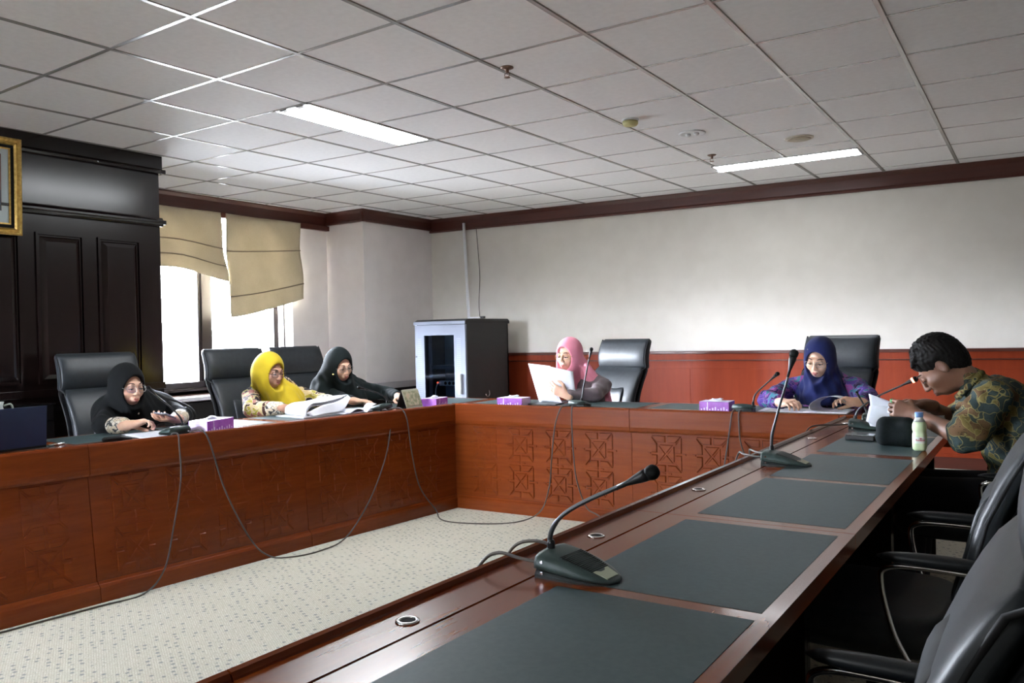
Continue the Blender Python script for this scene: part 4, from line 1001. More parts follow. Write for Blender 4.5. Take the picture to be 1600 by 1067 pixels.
door = m.build('door', M_['rackgrey'], t)
m = MB()
for x0 in (rx0 + .035, wx1 + .035):
    for i in range(3):
        for k in range(46): m.box((x0 + i * .018 - ox, ry0 - .0012 - oy, .28 + k * .0205), (x0 + i * .018 + .010 - ox, ry0 + .0 - oy, .28 + k * .0205 + .011))
o = m.build('door_perforation', mat('perforation_shadow', (.20, .22, .27), .7), door)
m = MB(); lb(m, wx0, wx1, ry0 + .008, ry0 + .013, wz0, wz1); m.build('door_glass', M_['tint'], door)
m = MB(); lb(m, rx1 - .075, rx1 - .055, ry0 - .022, ry0, .66, .86); m.build('door_handle', M_['white'], door, bevel=.004)
m = MB(); m.lathe([(0, 0), (.009, 0), (.009, .004), (0, .004)], 12, (0, 0, 0)); q = m.build('door_lock', M_['black'], door); q.location = (rx0 + .014 - ox, ry0 - oy, 1.03); q.rotation_euler = (PI / 2, 0, 0)
m = MB(); lb(m, rx0 + .03, rx1 - .03, ry0 + .45, ry0 + .46, .08, 1.32); m.build('reflection_panel', mat('rack_glass_reflection', (.14, .19, .25), .6), t)  # blue-grey panel added in place of the reflection on the door glass
m = MB(); lb(m, wx0 - .01, wx0 + .02, ry0 + .08, ry0 + .10, .08, 1.3); m.build('mounting_rail', M_['rackgrey'], t)
m = MB(); lb(m, wx1 - .02, wx1 + .01, ry0 + .08, ry0 + .10, .08, 1.3); m.build('mounting_rail', M_['rackgrey'], t)
m = MB(); lb(m, wx0, wx1, ry0 + .09, ry0 + .5, .90, .935); m.build('shelf', mat('rack_unit', (.10, .12, .15), .4), t)
m = MB(); lb(m, -5.17, -4.90, ry0 + .06, ry0 + .10, .735, .785); ps = m.build('power_strip', mat('power_strip_grey', (.40, .46, .50), .5), t, bevel=.003)
for i in range(4):
    m = MB().lathe([(0, 0), (.017, 0), (.017, -.003), (0, -.003)], 16); q = m.build('socket', M_['black'], ps); q.location = (-5.09 + i * .052 - ox, ry0 + .058 - oy, .76); q.rotation_euler = (PI / 2, 0, 0)
MB().tube(catmull([(-5.135 - ox, ry0 + .05 - oy, .762), (-5.165 - ox, ry0 + .03 - oy, .755), (-5.195 - ox, ry0 + .035 - oy, .70), (-5.205 - ox, ry0 + .04 - oy, .60), (-5.20 - ox, ry0 + .05 - oy, .4)], 6), .006, 8).build('power_cord', M_['white'], ps, smooth=True)
q = MB().lathe([(0, 0), (.012, 0), (.012, -.004), (0, -.004)], 14).build('indicator_lamp', mat('red_indicator', (.8, .1, .05), .4, emit=(1, .10, .04), estr=3), ps); q.location = (-5.185 - ox, ry0 + .055 - oy, .762); q.rotation_euler = (PI / 2, 0, 0)
ce = MB().tube([(rx1 + .003 - ox, ry0 + .36 + .035 * math.cos(a) - oy, .645 + .035 * math.sin(a)) for a in np.linspace(.3 * PI, -.95 * PI, 14)], .003, 6).build('cable_loop', M_['chrome'], t, smooth=True)
t = thing('network_device', 'small flat white device with a black plug lying on top of the equipment cabinet', 'device', (-4.82, 6.62, rz))
MB().lathe([(0, 0), (.065, 0), (.07, .008), (.05, .016), (0, .018)], 24).build('case', M_['white'], t, smooth=True)
MB().box((.075, -.015, 0), (.12, .015, .022)).build('plug', M_['black'], t, bevel=.003)
tag(MB().tube([(-5.560, 7.462, 2.52), (-5.475, 7.40, 1.45), (-5.47, 7.40, .0)], .017, 12).build('cable_conduit', M_['white'], smooth=True), 'white plastic conduit slanting down the corner wall to the equipment cabinet', 'conduit')
tag(MB().tube(catmull([(-5.40, 7.48, 2.46), (-5.375, 7.47, 2.2), (-5.35, 7.46, 1.9), (-5.37, 7.46, 1.6), (-5.36, 7.46, 1.42)], 6), .004, 6).build('wall_cable', M_['cable'], smooth=True), 'thin loose cable hanging on the wall right beside the white conduit', 'cable')

# low dark cabinet behind the left end of the table
t = thing('low_cabinet', 'low black cabinet with thin silver shelf edges against the dark panelled wall', 'cabinet', (-5.41 + .2, 2.1, 0))
t.location = (-5.20, 2.01, 0)
m = MB(); m.box((-.20, -.75, 0), (-.03, .65, .868)); m.build('carcass', M_['black_wood'], t)
for i, (a, b) in enumerate(((-.75, -.285), (-.28, .185), (.19, .65))):
    for z in (.09, .36, .635): 
        d = MB().box((-.03, a + .004, z), (-.015, b - .004, z + (.13 if z > .6 else .26))).build('drawer', mat('drawer_black', (.008, .008, .009), .4) if i + z < .1 else M_['black_wood'], t)
        MB().box((-.015, a + .01, z + (.128 if z > .6 else .258)), (-.008, b - .01, z + (.134 if z > .6 else .264))).build('drawer_trim', M_['chrome'], d)
MB().box((-.20, -.76, .866), (-.005, .655, .873)).build('top_edge', M_['chrome'], t)

# ================================================================ MICROPHONES
def mic(label, loc, rot, stem, head_len=.045, head_r=.011, lit=False, cables=()):
    t = thing('gooseneck_microphone', label, 'microphone', loc, rot, 'gooseneck conference microphones')
    inv = lambda p: tuple(Matrix.Rotation(-rot, 3, 'Z') @ (Vector(p) - Vector(loc)))
    def shell(z0f, z1f, wf, n=22, mm=9, x0=-.09, x1=.075):
        rows = []
        for i in range(n + 1):
            s = i / n; x = x0 + (x1 - x0) * s; w = wf(s); zb, zt = z0f(s), z1f(s)
            ring = [(x, -w, zb), (x, w, zb)]
            for k in range(mm + 1):
                a = PI * k / mm; ring.append((x, w * (1 - .10 * math.sin(a)) * math.cos(a) if 0 < k < mm else w * (1 if k == 0 else -1), zb + (zt - zb) * (math.sin(a) ** .30 if 0 < k < mm else .35)))
            rows.append(ring)
        mb = MB().grid(rows, closed=True); k = len(rows[0]); mb.f += [tuple(range(k))[::-1], tuple(range(n * k, n * k + k))]; mb.m += [0, 0]; return mb
    W = lambda s: .060 * (1 - .12 * s) * math.sqrt(max(.0, 1 - s ** 3.4)) + .003
    Ht = lambda s: .052 * (1 - .12 * s) - .040 * s ** 1.6
    shell(lambda s: .0, lambda s: .022 - .016 * s, lambda s: W(s) * .97).build('lower_case', M_['micdark'], t, smooth=False)
    shell(lambda s: .020 - .016 * s, Ht, W).build('base', M_['mic'], t, smooth=True, bevel=0)
    g = MB()
    for i in range(15):
        s = .30 + .03 * i; x = -.09 + .165 * s; w = W(s) * .62; g.box((x - .0012, -w, Ht(s) - .004), (x + .0012, w, Ht(s) + .0004))
    g.build('speaker_grille', M_['micdark'], t)
    s = .83; x = -.09 + .165 * s; z = Ht(s)
    MB().add([(x - .016, -.026, Ht(.75) + .0006), (x - .016, .026, Ht(.75) + .0006), (x + .014, .020, Ht(.90) + .0008), (x + .014, -.020, Ht(.90) + .0008), (x - .016, -.026, Ht(.75) - .004), (x - .016, .026, Ht(.75) - .004), (x + .014, .020, Ht(.90) - .004), (x + .014, -.020, Ht(.90) - .004)],
             [(0, 1, 2, 3), (7, 6, 5, 4), (0, 4, 5, 1), (1, 5, 6, 2), (2, 6, 7, 3), (3, 7, 4, 0)]).build('display', M_['lcd'], t)
    for (yy, zz) in ((.030, .034), (.030, .012)):
        q = MB().lathe([(0, 0), (.0035, 0), (.0035, .0012), (0, .0012)], 10).build('jack', M_['chrome'], t); q.location = (-.072, -.0612, zz); q.rotation_euler = (PI / 2, 0, 0)
    st = [inv(p) for p in stem]; r0 = Vector(st[0])
    MB().lathe([(0, -.006), (.016, -.006), (.016, .001), (.0085, .003), (.0085, .018), (.006, .024), (0, .024)], 16, (r0.x, r0.y, r0.z)).build('stem_socket', M_['black'], t, smooth=False)
    cp = catmull(st, 6); n = len(cp)
    MB().tube(cp, [.0055 if i < n * .35 else .0045 for i in range(n)], 10).build('gooseneck', M_['stem'], t, smooth=True)
    d = (Vector(st[-1]) - Vector(st[-2])).normalized(); a = Vector(st[-1]); R = head_r
    MB().tube([a - d * (head_len * .5), a, a + d * head_len * .75, a + d * head_len], [.0048, .0055, R * .98, R], 14).build('capsule_body', M_['black'], t, smooth=True)
    c = a + d * head_len
    MB().tube([c, c + d * R * .5, c + d * R * 1.2, c + d * R * 1.75, c + d * R * 2.0], [R * 1.05, R * 1.2, R * 1.18, R * .8, R * .2], 16).build('windscreen', M_['blackmatte'], t, smooth=True)
    if lit: MB().tube([c - d * .006, c + d * .003], [R * 1.12, R * 1.15], 16).build('light_ring', mat('red_light_ring', (.9, .2, .1), .4, emit=(1, .16, .08), estr=6), t, smooth=True)
    for cb in cables: MB().tube(catmull([inv(p) for p in cb], 6), .0038, 8).build('plug_cable', M_['cable'], t, smooth=True)
    return t
mic('large gooseneck microphone in the foreground on the right table, stem bent to the right', (-.795, 1.463, TS), -.10,
    [(-.880, 1.462, .782), (-.882, 1.462, .812), (-.868, 1.462, .842), (-.835, 1.462, .872), (-.780, 1.462, .903), (-.735, 1.462, .924), (-.700, 1.462, .9405)], .048, .0125,
    cables=([(-.868, 1.425, .765), (-.93, 1.42, .770), (-.985, 1.42, .775), (-1.02, 1.41, .755), (-1.045, 1.39, .70)], [(-.880, 1.50, .770), (-.94, 1.53, .778), (-1.0, 1.53, .770), (-1.03, 1.52, .74), (-1.04, 1.5, .68)]))
mic('gooseneck microphone on the right table with its stem standing almost upright', (-.795, 3.03, TS), -.04,
    [(-.868, 3.05, .780), (-.866, 3.05, .84), (-.840, 3.05, .938), (-.812, 3.05, 1.03), (-.797, 3.05, 1.085)], .052, .0135,
    cables=([(-.885, 3.00, .765), (-.93, 3.02, .764), (-.975, 3.05, .765), (-1.01, 3.10, .758), (-1.01, 3.0, .68)], [(-.885, 3.06, .77), (-.94, 3.10, .768), (-.99, 3.18, .764), (-1.01, 3.24, .74)]))
mic('gooseneck microphone with glowing red ring, its head in front of the man\'s face', (-.725, 4.22, TS), 0.0,
    [(-.800, 4.25, .778), (-.783, 4.25, .832), (-.70, 4.25, .896), (-.60, 4.25, .948), (-.575, 4.25, .961)], .040, .0115, lit=True,
    cables=([(-.815, 4.20, .765), (-.87, 4.18, .760), (-.93, 4.10, .765), (-.965, 4.02, .758), (-.985, 3.95, .70)],))
mic('gooseneck microphone just behind the red-ringed one, short shiny stem leaning left', (-.715, 4.50, TS), 0.0,
    [(-.788, 4.51, .778), (-.80, 4.51, .82), (-.815, 4.51, .85), (-.828, 4.51, .875)], .020, .006)
mic('gooseneck microphone on the far table at the left hand side of the woman in navy', (-1.55, 4.93, TS), PI / 2,
    [(-1.488, 4.86, .778), (-1.480, 4.86, .832), (-1.452, 4.86, .871), (-1.40, 4.86, .918), (-1.375, 4.86, .940)], .038, .0105)
mic('gooseneck microphone on the far table in front of the woman in pink', (-2.65, 4.86, TS), PI / 2,
    [(-2.625, 4.80, .778), (-2.603, 4.80, .895), (-2.572, 4.80, 1.024), (-2.556, 4.80, 1.08)], .042, .010)
mic('gooseneck microphone on the left table beside the desk calendar', (-3.86, 4.13, TS), PI,
    [(-3.80, 4.173, .778), (-3.80, 4.161, .821), (-3.80, 4.092, .857), (-3.80, 3.988, .890), (-3.80, 3.945, .900)], .038, .009)
mic('gooseneck microphone on the left table near the woman holding a phone', (-3.98, 2.64, TS), PI,
    [(-3.92, 2.675, .776), (-3.92, 2.665, .826), (-3.92, 2.605, .892), (-3.92, 2.53, .955), (-3.92, 2.51, .975)], .034, .009)
def cable(name, pts, label, group='dangling microphone cables', r=.0042):
    o = MB().tube(catmull(pts, 8), r, 8).build(name, M_['cable'], smooth=True); tag(o, label, 'cable', group); return o
cable('microphone_cable', [(-3.885, 2.58, .745), (-3.85, 2.57, .760), (-3.80, 2.565, .755), (-3.785, 2.56, .70), (-3.78, 2.56, .52), (-3.765, 2.50, .28), (-3.745, 2.43, .09), (-3.72, 2.30, .008), (-3.74, 2.10, .006), (-3.77, 1.82, .006), (-3.80, 1.45, .006)], 'grey cable running down the left table front and away along its foot')
cable('microphone_cable', [(-3.885, 2.69, .745), (-3.84, 2.71, .760), (-3.79, 2.715, .752), (-3.765, 2.735, .68), (-3.735, 2.80, .42), (-3.705, 2.93, .14), (-3.665, 3.02, .03), (-3.60, 3.12, .007), (-3.555, 3.30, .006), (-3.575, 3.53, .03), (-3.60, 3.76, .20), (-3.62, 3.93, .42), (-3.635, 4.01, .60), (-3.66, 4.035, .72), (-3.69, 4.04, .757), (-3.74, 4.06, .750)], 'grey cable swinging in a long loop along the left table front to its second microphone')
cable('microphone_cable', [(-3.74, 4.12, .750), (-3.68, 4.13, .760), (-3.635, 4.135, .752), (-3.60, 4.145, .68), (-3.585, 4.17, .45), (-3.565, 4.22, .22), (-3.50, 4.30, .06), (-3.38, 4.24, .008), (-3.10, 4.30, .006), (-2.93, 4.45, .006), (-2.83, 4.57, .06), (-2.775, 4.60, .22), (-2.755, 4.61, .42), (-2.73, 4.615, .62), (-2.69, 4.625, .74), (-2.67, 4.66, .757), (-2.655, 4.74, .745)], 'grey cable crossing the carpet corner between left and far tables')
cable('microphone_cable', [(-2.62, 4.74, .745), (-2.61, 4.66, .757), (-2.605, 4.628, .745), (-2.60, 4.615, .62), (-2.59, 4.61, .45), (-2.57, 4.61, .28), (-2.50, 4.60, .12), (-2.42, 4.59, .08), (-2.30, 4.58, .04), (-2.0, 4.58, .007), (-1.75, 4.58, .007)], 'thin cable hanging down the far table front below the microphone of the woman in pink')
cable('microphone_cable', [(-1.575, 4.80, .745), (-1.57, 4.75, .757), (-1.565, 4.70, .745), (-1.575, 4.685, .66), (-1.60, 4.68, .50), (-1.64, 4.68, .30), (-1.68, 4.66, .15), (-1.80, 4.62, .03)], 'left one of two cables hanging down the far table front before the woman in navy')
cable('microphone_cable', [(-1.535, 4.80, .745), (-1.53, 4.75, .757), (-1.525, 4.70, .745), (-1.522, 4.69, .66), (-1.515, 4.69, .58), (-1.49, 4.69, .50), (-1.44, 4.69, .40), (-1.35, 4.68, .2)], 'right one of two cables hanging down the far table front before the woman in navy')

# ================================================================ THINGS ON THE TABLES
def tissue(loc, rot, w, d, h, label, face, end):
    t = thing('tissue_box', label, 'box', loc, rot, 'purple tissue boxes')
    MB().box((-w / 2, -d / 2, 0), (w / 2, d / 2, h * .93)).build('carton', face, t, bevel=.002)
    for s in (-1, 1): MB().box((s * w / 2 - .0008, -d / 2 + .004, .002), (s * w / 2 + .0008, d / 2 - .004, h * .92)).build('end_panel', end, t)
    MB().box((-w / 2 + .001, -d / 2 + .001, h * .93), (w / 2 - .001, d / 2 - .001, h * .945)).build('lid', M_['lilac'], t)
    m = MB(); rows = []
    for i in range(9):
        v = i / 8; rows.append([((.05 * (1 - v * .4)) * math.cos(a) * (1 + .25 * math.sin(3 * a + i)), (.016 + .01 * v) * math.sin(a) * (1 + .3 * math.sin(2 * a + i)), h * .94 + .013 * v * (1 + .4 * math.sin(2 * a))) for a in np.linspace(0, 2 * PI, 17)[:-1]])
    m.grid(rows, closed=True); m.f.append(tuple(range(8 * 16, 9 * 16))); m.m.append(0); m.build('tissue', M_['paper'], t, smooth=True)
    m = MB()
    for i in range(10): m.box((-w / 2 + .01 + i * w * .095, -d / 2 - .0006, .004), (-w / 2 + .01 + i * w * .095 + .008, -d / 2 + .0002, .012 + .006 * (i % 3)))
    for q in (1,): m.box((-w / 2 + .05, -d / 2 - .0006, .002), (-w / 2 + .055, -d / 2 + .0002, h * .9))
    m.build('printed_pattern', M_['lilac'], t)
tissue((-3.945, 2.875, TS), PI / 2 + .30, .235, .125, .066, 'purple tissue box beside the microphone nearest the seated women, largest of the boxes', M_['purple'], M_['lilac'])
tissue((-3.715, 4.585, TS), PI / 2 + .2, .18, .12, .058, 'purple tissue box right behind the desk calendar at the table corner', M_['purple'], M_['purple'])
tissue((-3.165, 4.79, TS), .08, .20, .13, .058, 'purple tissue box on the far table left of the held-up sheets', M_['purple'], M_['lilac'])
tissue((-1.735, 4.925, TS), .05, .185, .13, .060, 'purple tissue box on the far table, left of the navy woman\'s microphone', M_['purple'], M_['purple'])
# calendar
t = thing('desk_calendar', 'standing desk calendar with a mossy green picture, on the left table', 'calendar', (-3.76, 4.36, TS), PI / 2 + .10 - .0)
cm_ = mat('calendar_picture', (.3, .3, .2), .5); f = noise(cm_, coords(cm_), 34, 4, .7)
L(cm_, ramp(cm_, f, [(.30, (.06, .07, .04)), (.45, (.22, .24, .13)), (.58, (.42, .40, .28)), (.68, (.55, .30, .20)), (.8, (.6, .62, .5))]), bsdf(cm_).inputs['Base Color'])
def panel(y0, z0, y1, z1, th=.003): 
    m = MB(); n = Vector((0, -(z1 - z0), (y1 - y0))).normalized() * th
    a = [(-.098, y0, z0), (.098, y0, z0), (.098, y1, z1), (-.098, y1, z1)]; m.add(a + [(x, y + n.y, z + n.z) for x, y, z in a], [(0, 1, 2, 3), (7, 6, 5, 4), (0, 4, 5, 1), (1, 5, 6, 2), (2, 6, 7, 3), (3, 7, 4, 0)]); return m
panel(-.045, 0, .0, .128).build('page', mat('calendar_card', (.36, .38, .28), .6), t); panel(.050, 0, .004, .128).build('back_card', mat('calendar_back', (.03, .04, .04), .6), t)
m = MB(); m.add([(-.092, -.0415, .020), (.092, -.0415, .020), (.092, -.0075, .118), (-.092, -.0075, .118), (-.092, -.040, .020), (.092, -.040, .020), (.092, -.006, .118), (-.092, -.006, .118)], [(0, 1, 2, 3), (7, 6, 5, 4), (0, 4, 5, 1), (1, 5, 6, 2), (2, 6, 7, 3), (3, 7, 4, 0)])
pc = m.build('picture', cm_, t); pc.location = (0, -.0035, 0)
MB().tube([(-.09, .002, .130), (.09, .002, .130)], .003, 8).build('wire_binding', M_['chrome'], t)
# laptop screen, pen, case, jug
t = thing('laptop', 'navy blue flat screen back standing at the left picture edge on the table', 'laptop', (-4.10, 1.86, TS), 0)
m = MB(); m.add([(-.002, -.19, .012), (-.002, .19, .012), (.012, .19, .205), (.012, -.19, .205), (-.010, -.19, .012), (-.010, .19, .012), (.004, .19, .205), (.004, -.19, .205)], [(0, 1, 2, 3), (7, 6, 5, 4), (0, 4, 5, 1), (1, 5, 6, 2), (2, 6, 7, 3), (3, 7, 4, 0)])
m.build('screen_lid', speck('navy_lid', (.010, .026, .080), (.012, .031, .092), .5, 10), t, bevel=.002)
MB().box((-.25, -.19, 0), (-.002, .19, .014)).build('keyboard_base', M_['black'], t, bevel=.003)
t = thing('pen', 'silver pen lying beside the navy screen', 'pen', (-4.12, 2.11, TS + .0065), 1.9)
MB().tube([(-.05, 0, 0), (.04, 0, 0), (.055, 0, 0)], [.0052, .0052, .001], 10).build('barrel', M_['chrome'], t, smooth=True); MB().box((-.05, -.001, .004), (-.015, .001, .0065)).build('clip', M_['chrome'], t)
t = thing('glasses_case', 'black rounded case lying on the table before the woman holding a phone', 'case', (-4.00, 2.345, TS), 1.30)
s = Sdf(); s.cone((-.055, 0, .012), (.02, 0, .013), .013, .014, .01); s.cone((.02, 0, .012), (.075, 0, .006), .012, .005, .01); s.build('shell', M_['black'], t, .0035, (0, 0, 0)); MB().box((-.055, -.0145, .0125), (.03, .0145, .0135)).build('seam', M_['shell'], t)
t = thing('water_jug', 'white jug partly seen above the navy screen at the left edge', 'jug', (-4.33, 1.915, TS))
MB().lathe([(0, 0), (.045, 0), (.052, .02), (.055, .10), (.048, .17), (.040, .205), (.046, .225), (.043, .225), (.037, .205), (0, .20)], 24).build('vessel', mat('white_ceramic', (.6, .64, .58), .3), t, smooth=True)
MB().tube(catmull([(.01, .044, .205), (.01, .075, .21), (.01, .085, .18), (.01, .07, .13), (.01, .052, .11)], 5), .005, 8).build('handle', mat('jug_handle', (.5, .54, .48), .3), t, smooth=True)
# phone held by woman in black
t = thing('smartphone', 'grey smartphone in the hand of the woman at the left end', 'phone', (-4.168, 2.735, .826), 0)
t.rotation_euler = (-.28, .10, .55)
MB().box((-.036, -.072, -.004), (.036, .072, .004)).build('body', mat('phone_grey', (.20, .22, .26), .25, .4), t, bevel=.003)
MB().box((-.033, -.068, .004), (.033, .068, .0046)).build('screen', mat('phone_screen', (.12, .14, .20), .08), t)
# papers
TXT = mat('printed_text', (.35, .36, .40), .8)
def sheets(label, cx, cy, rot, w, h, z=TS, th=.003, text=True, name='paper_sheet', group=None, tone=None):
    t = thing(name, label, 'paper', (cx, cy, z + .0025), rot, group)
    MB().box((-w / 2, -h / 2, 0), (w / 2, h / 2, th)).build('page', tone or M_['paper'], t)
    if text:
        m = MB(); rr = random.Random(int(cx * -1000))
        for i in range(14): m.box((-w * .40, h * .40 - i * h * .058, th), (w * (.40 - .25 * rr.random()), h * .40 - i * h * .058 + .003, th + .0003))
        m.build('print', TXT, t)
    return t
def curl(t, name, pts_a, pts_b, m=None, th=.0012):
    """ruled page between two edge polylines (world points)"""
    a = catmull(pts_a, 5); b = catmull(pts_b, 5); rows = [[tuple(p.lerp(q, k / 6) - Vector(t.location)) for k in range(7)] for p, q in zip(a, b)]
    return MB().grid(rows).build(name, m or M_['paper'], t, smooth=True, solid=th)
sheets('loose printed paper lying under the hands of the woman with the phone', -4.06, 2.58, 1.35, .21, .297, text=True)
t = thing('document', 'thick stack of white pages being leafed through by the woman in yellow', 'document', (-4.02, 3.72, TS + .0025))
m = MB(); m.box((-.15, -.20, 0), (.115, .13, .008)); m.build('lower_pages', M_['paper'], t)
for i in range(4):
    dz = i * .006
    curl(t, 'turned_page', [(-3.925, 3.56 - .004 * i, TS + .014), (-3.93, 3.565, TS + .055 - dz), (-3.94, 3.62, TS + .085 - dz), (-3.95, 3.74, TS + .088 - dz), (-3.96, 3.88, TS + .100 - dz * 1.5), (-3.97, 3.965 - .004 * i, TS + .118 - dz * 2)],
         [(-4.16, 3.60 - .004 * i, TS + .014), (-4.17, 3.60, TS + .055 - dz), (-4.17, 3.66, TS + .082 - dz), (-4.17, 3.76, TS + .085 - dz), (-4.17, 3.86, TS + .092 - dz), (-4.17, 3.92, TS + .102 - dz)])
curl(t, 'turned_page', [(-3.905, 3.60, TS + .010), (-3.905, 3.72, TS + .012), (-3.905, 3.84, TS + .018), (-3.915, 3.90, TS + .05), (-3.93, 3.955, TS + .10)], [(-3.935, 3.56, TS + .03), (-3.93, 3.70, TS + .07), (-3.94, 3.82, TS + .08), (-3.95, 3.90, TS + .095), (-3.965, 3.965, TS + .117)])
t = thing('document', 'open document with blue-edged pages in front of the woman by the column', 'document', (-3.93, 4.02, TS + .0025))
m = MB(); m.box((-.12, -.21, 0), (.085, .0, .004)); m.box((-.12, .004, 0), (.09, .15, .006)); m.build('lower_pages', M_['paper'], t)
m = MB(); m.box((.055, -.18, .0042), (.082, -.03, .0048)); m.build('blue_print', mat('blue_cover', (.05, .10, .32), .5), t)
curl(t, 'turned_page', [(-3.84, 3.86, TS + .008), (-3.845, 3.93, TS + .028), (-3.85, 4.0, TS + .016), (-3.85, 4.06, TS + .010)], [(-4.03, 3.88, TS + .008), (-4.03, 3.94, TS + .022), (-4.03, 4.0, TS + .012), (-4.03, 4.05, TS + .008)])
t = thing('paper_bundle', 'folded white leaf of paper leaning on the microphone beside the calendar', 'paper', (-3.84, 4.02, TS + .002))
curl(t, 'page', [(-3.80, 3.975, TS + .003), (-3.80, 4.03, TS + .04), (-3.80, 4.07, TS + .052)], [(-3.87, 3.99, TS + .003), (-3.88, 4.04, TS + .045), (-3.88, 4.07, TS + .057)])
# sheets held by woman in pink
t = thing('paper_sheet', 'pair of white printed sheets held upright by the woman in pink', 'paper', (-3.0, 5.03, .742))
curl(t, 'page', [(-3.195, 5.04, 1.022), (-3.16, 5.035, .92), (-3.125, 5.03, .82), (-3.10, 5.03, .742)], [(-2.995, 5.02, 1.006), (-2.975, 5.01, .92), (-2.94, 5.01, .82), (-2.905, 5.02, .742)])
curl(t, 'page', [(-2.995, 5.00, 1.004), (-2.985, 4.985, .94), (-2.96, 4.985, .87), (-2.935, 4.995, .805)], [(-2.82, 5.04, .965), (-2.815, 5.04, .91), (-2.810, 5.04, .86), (-2.805, 5.05, .812)])
sheets('dark folder lying under the upright sheets of the woman in pink', -2.98, 4.90, .1, .24, .14, text=False, th=.008, name='folder', tone=M_['black'])
# papers of woman in navy
sheets('white papers under the writing hand of the woman in navy', -1.31, 5.02, .08, .34, .24, name='paper_sheet')
t = thing('document', 'page curled over by the left hand of the woman in navy', 'document', (-1.09, 5.03, TS + .0025))
MB().box((-.12, -.12, 0), (.12, .12, .006)).build('lower_pages', M_['paper'], t)
curl(t, 'turned_page', [(-1.10, 4.93, TS + .008), (-1.175, 4.93, TS + .018), (-1.175, 4.94, TS + .055), (-1.11, 4.95, TS + .093), (-1.035, 4.96, TS + .095), (-.985, 4.97, TS + .065)],
     [(-1.08, 5.12, TS + .008), (-1.15, 5.12, TS + .018), (-1.155, 5.12, TS + .055), (-1.10, 5.12, TS + .085), (-1.035, 5.12, TS + .088), (-.985, 5.12, TS + .060)])
t = thing('pen', 'pen in the right hand of the woman in navy', 'pen', (-1.265, 5.00, .775), 0)
MB().tube([(-.025, .03, .045), (.005, 0, .0), (.012, -.008, -.028)], [.004, .0042, .001], 8).build('barrel', M_['black'], t, smooth=True); MB().tube([(-.03, .035, .053), (-.025, .03, .045)], .0045, 8).build('cap', M_['chrome'], t)
# papers of the man
t = thing('document', 'sheaf of white papers held tilted in the hands of the man in batik', 'document', (-.58, 4.07, .80))
for i in range(3):
    e = .010 * i
    curl(t, 'page', [(-.705, 4.07 + e, .925 - e), (-.700, 4.07 + e, .87), (-.712, 4.07 + e, .815), (-.70, 4.06 + e, .775)], [(-.605, 4.07 + e, .888 - e), (-.60, 4.07 + e, .85), (-.60, 4.07 + e, .80), (-.60, 4.06 + e, .765)])
curl(t, 'page', [(-.700, 4.05, .868), (-.64, 4.045, .872), (-.58, 4.05, .860)], [(-.712, 4.03, .80), (-.65, 4.03, .775), (-.585, 4.035, .770)])
for i in range(3):
    e = .008 * i
    curl(t, 'page', [(-.62, 4.10, .885 - e), (-.52, 4.09, .882 - e), (-.42, 4.08, .862 - e), (-.385, 4.07, .850 - e)], [(-.62, 4.02, .860 - e), (-.52, 4.01, .852 - e), (-.42, 4.0, .832 - e), (-.395, 3.99, .822 - e)])
t = thing('pen', 'pen with green cap sticking up from the fist of the man', 'pen', (-.578, 3.93, .895), 0)
MB().tube([(.03, 0, -.045), (.0, 0, .0)], .004, 8).build('barrel', M_['white'], t, smooth=True); MB().tube([(.0, 0, .0), (-.009, 0, .016), (-.011, 0, .020)], [.0075, .0075, .004], 10).build('cap', mat('green_cap', (.02, .30, .08), .4), t, smooth=True)
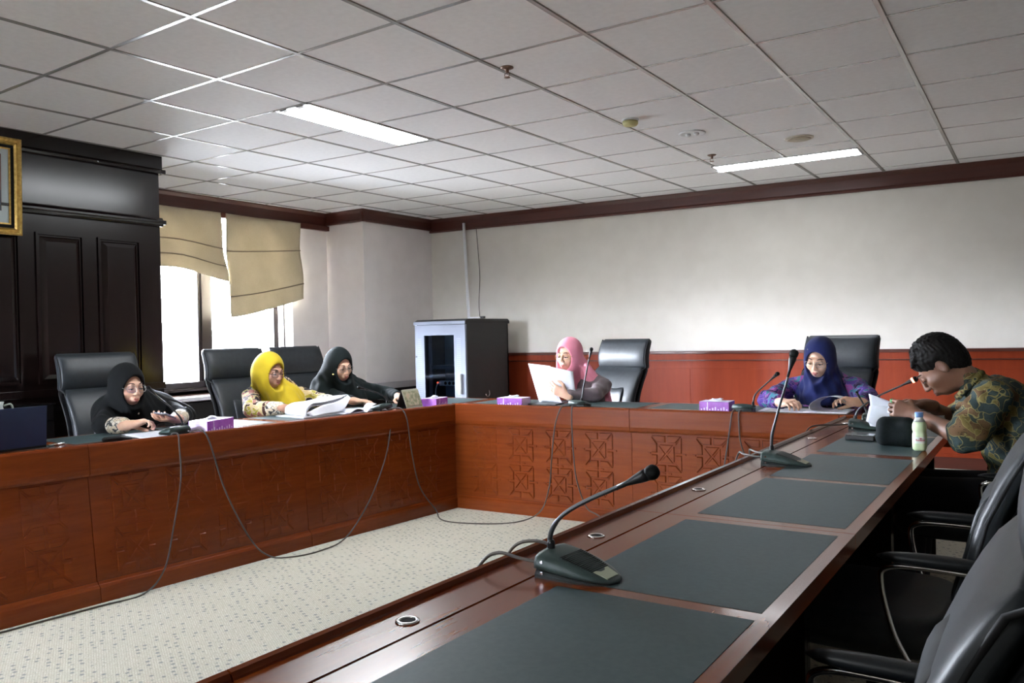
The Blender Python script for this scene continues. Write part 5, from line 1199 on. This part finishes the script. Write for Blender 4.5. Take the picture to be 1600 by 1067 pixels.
# pouch, slim box, bottle
t = thing('zip_pouch', 'black zipped pouch standing on the right table beside the milk bottle', 'bag', (-.540, 3.70, TS + .002), -.05)
s = Sdf()
for (x, z) in ((-.045, .03), (.045, .03), (-.040, .085), (.045, .085)): s.cone((x, -.012, z), (x, .022, z), .028, .028, .05)
s.cone((-.045, .005, .03), (.045, .005, .03), .029, .029, .02); s.cone((-.04, .005, .085), (.045, .005, .085), .029, .029, .02); s.ell((0, .005, .058), (.060, .030, .052), None, .02)
s.build('pouch_body', speck('pouch_fabric', (.006, .009, .010), (.009, .012, .013), .8, 120, spec=.12), t, .004, (0, 0, 0))
MB().tube(catmull([(-.068, .005, .03), (-.066, .005, .08), (-.045, .005, .112), (.0, .005, .117), (.045, .005, .112), (.070, .005, .08)], 5), .0028, 6).build('zip', M_['shell'], t, smooth=True)
MB().box((.066, -.004, .045), (.074, .002, .070)).build('zip_puller', M_['chrome'], t)
t = thing('slim_case', 'slim black case with a chrome edge lying left of the black pouch', 'case', (-.690, 3.86, TS + .002), -.06)
MB().box((-.065, -.07, 0), (.055, .07, .022)).build('body', M_['black'], t, bevel=.004); MB().box((-.064, -.0712, .0225), (.054, .0, .0255)).build('chrome_edge', M_['chrome'], t)
t = thing('milk_bottle', 'small milk drink bottle with light blue cap on the table corner', 'bottle', (-.438, 3.60, TS + .0005))
MB().lathe([(0, 0), (.020, 0), (.0255, .006), (.0268, .02), (.0268, .055), (.0262, .066), (.0235, .074), (.0262, .082), (.0268, .092), (.026, .104), (.021, .117), (.0145, .128), (.0125, .132), (0, .132)], 28).build('milk', speck('milk', (.48, .58, .34), (.52, .62, .38), .35, 10), t, smooth=True)
MB().lathe([(.0, .112), (.0225, .1155), (.0155, .1285), (.0135, .1355), (0, .1355)], 28).build('bottle_neck', mat('bottle_neck', (.40, .42, .40), .25), t, smooth=True)
MB().lathe([(0, .134), (.0155, .134), (.0158, .136), (.0158, .150), (.0145, .153), (0, .153)], 28).build('cap', mat('cap_blue', (.16, .34, .68), .4), t, smooth=False)
def on_bottle(mb, u, z, w, h, r=.0272):
    a0 = u / r - 1.35; n = max(1, int(w / .003)); pts = []
    for k in range(n + 1):
        a = a0 + (w / r) * k / n; pts.append((r * math.cos(a), r * math.sin(a)))
    for k in range(n): mb.add([(*pts[k], z), (*pts[k + 1], z), (*pts[k + 1], z + h), (*pts[k], z + h)], [(0, 1, 2, 3)])
m = MB(); on_bottle(m, -.022, .030, .044, .026, .02695); m.build('label', mat('bottle_label', (.62, .68, .60), .5), t)
m = MB()
for i, (dx, hh) in enumerate(((0, .008), (.005, .005), (.010, .005), (.015, .007), (.020, .005), (.025, .005), (.030, .007))): on_bottle(m, -.016 + dx, .040, .0034, hh, .0273)
on_bottle(m, -.002, .049, .008, .004, .0273)
m.build('label_print', mat('label_red', (.55, .04, .12), .5), t)
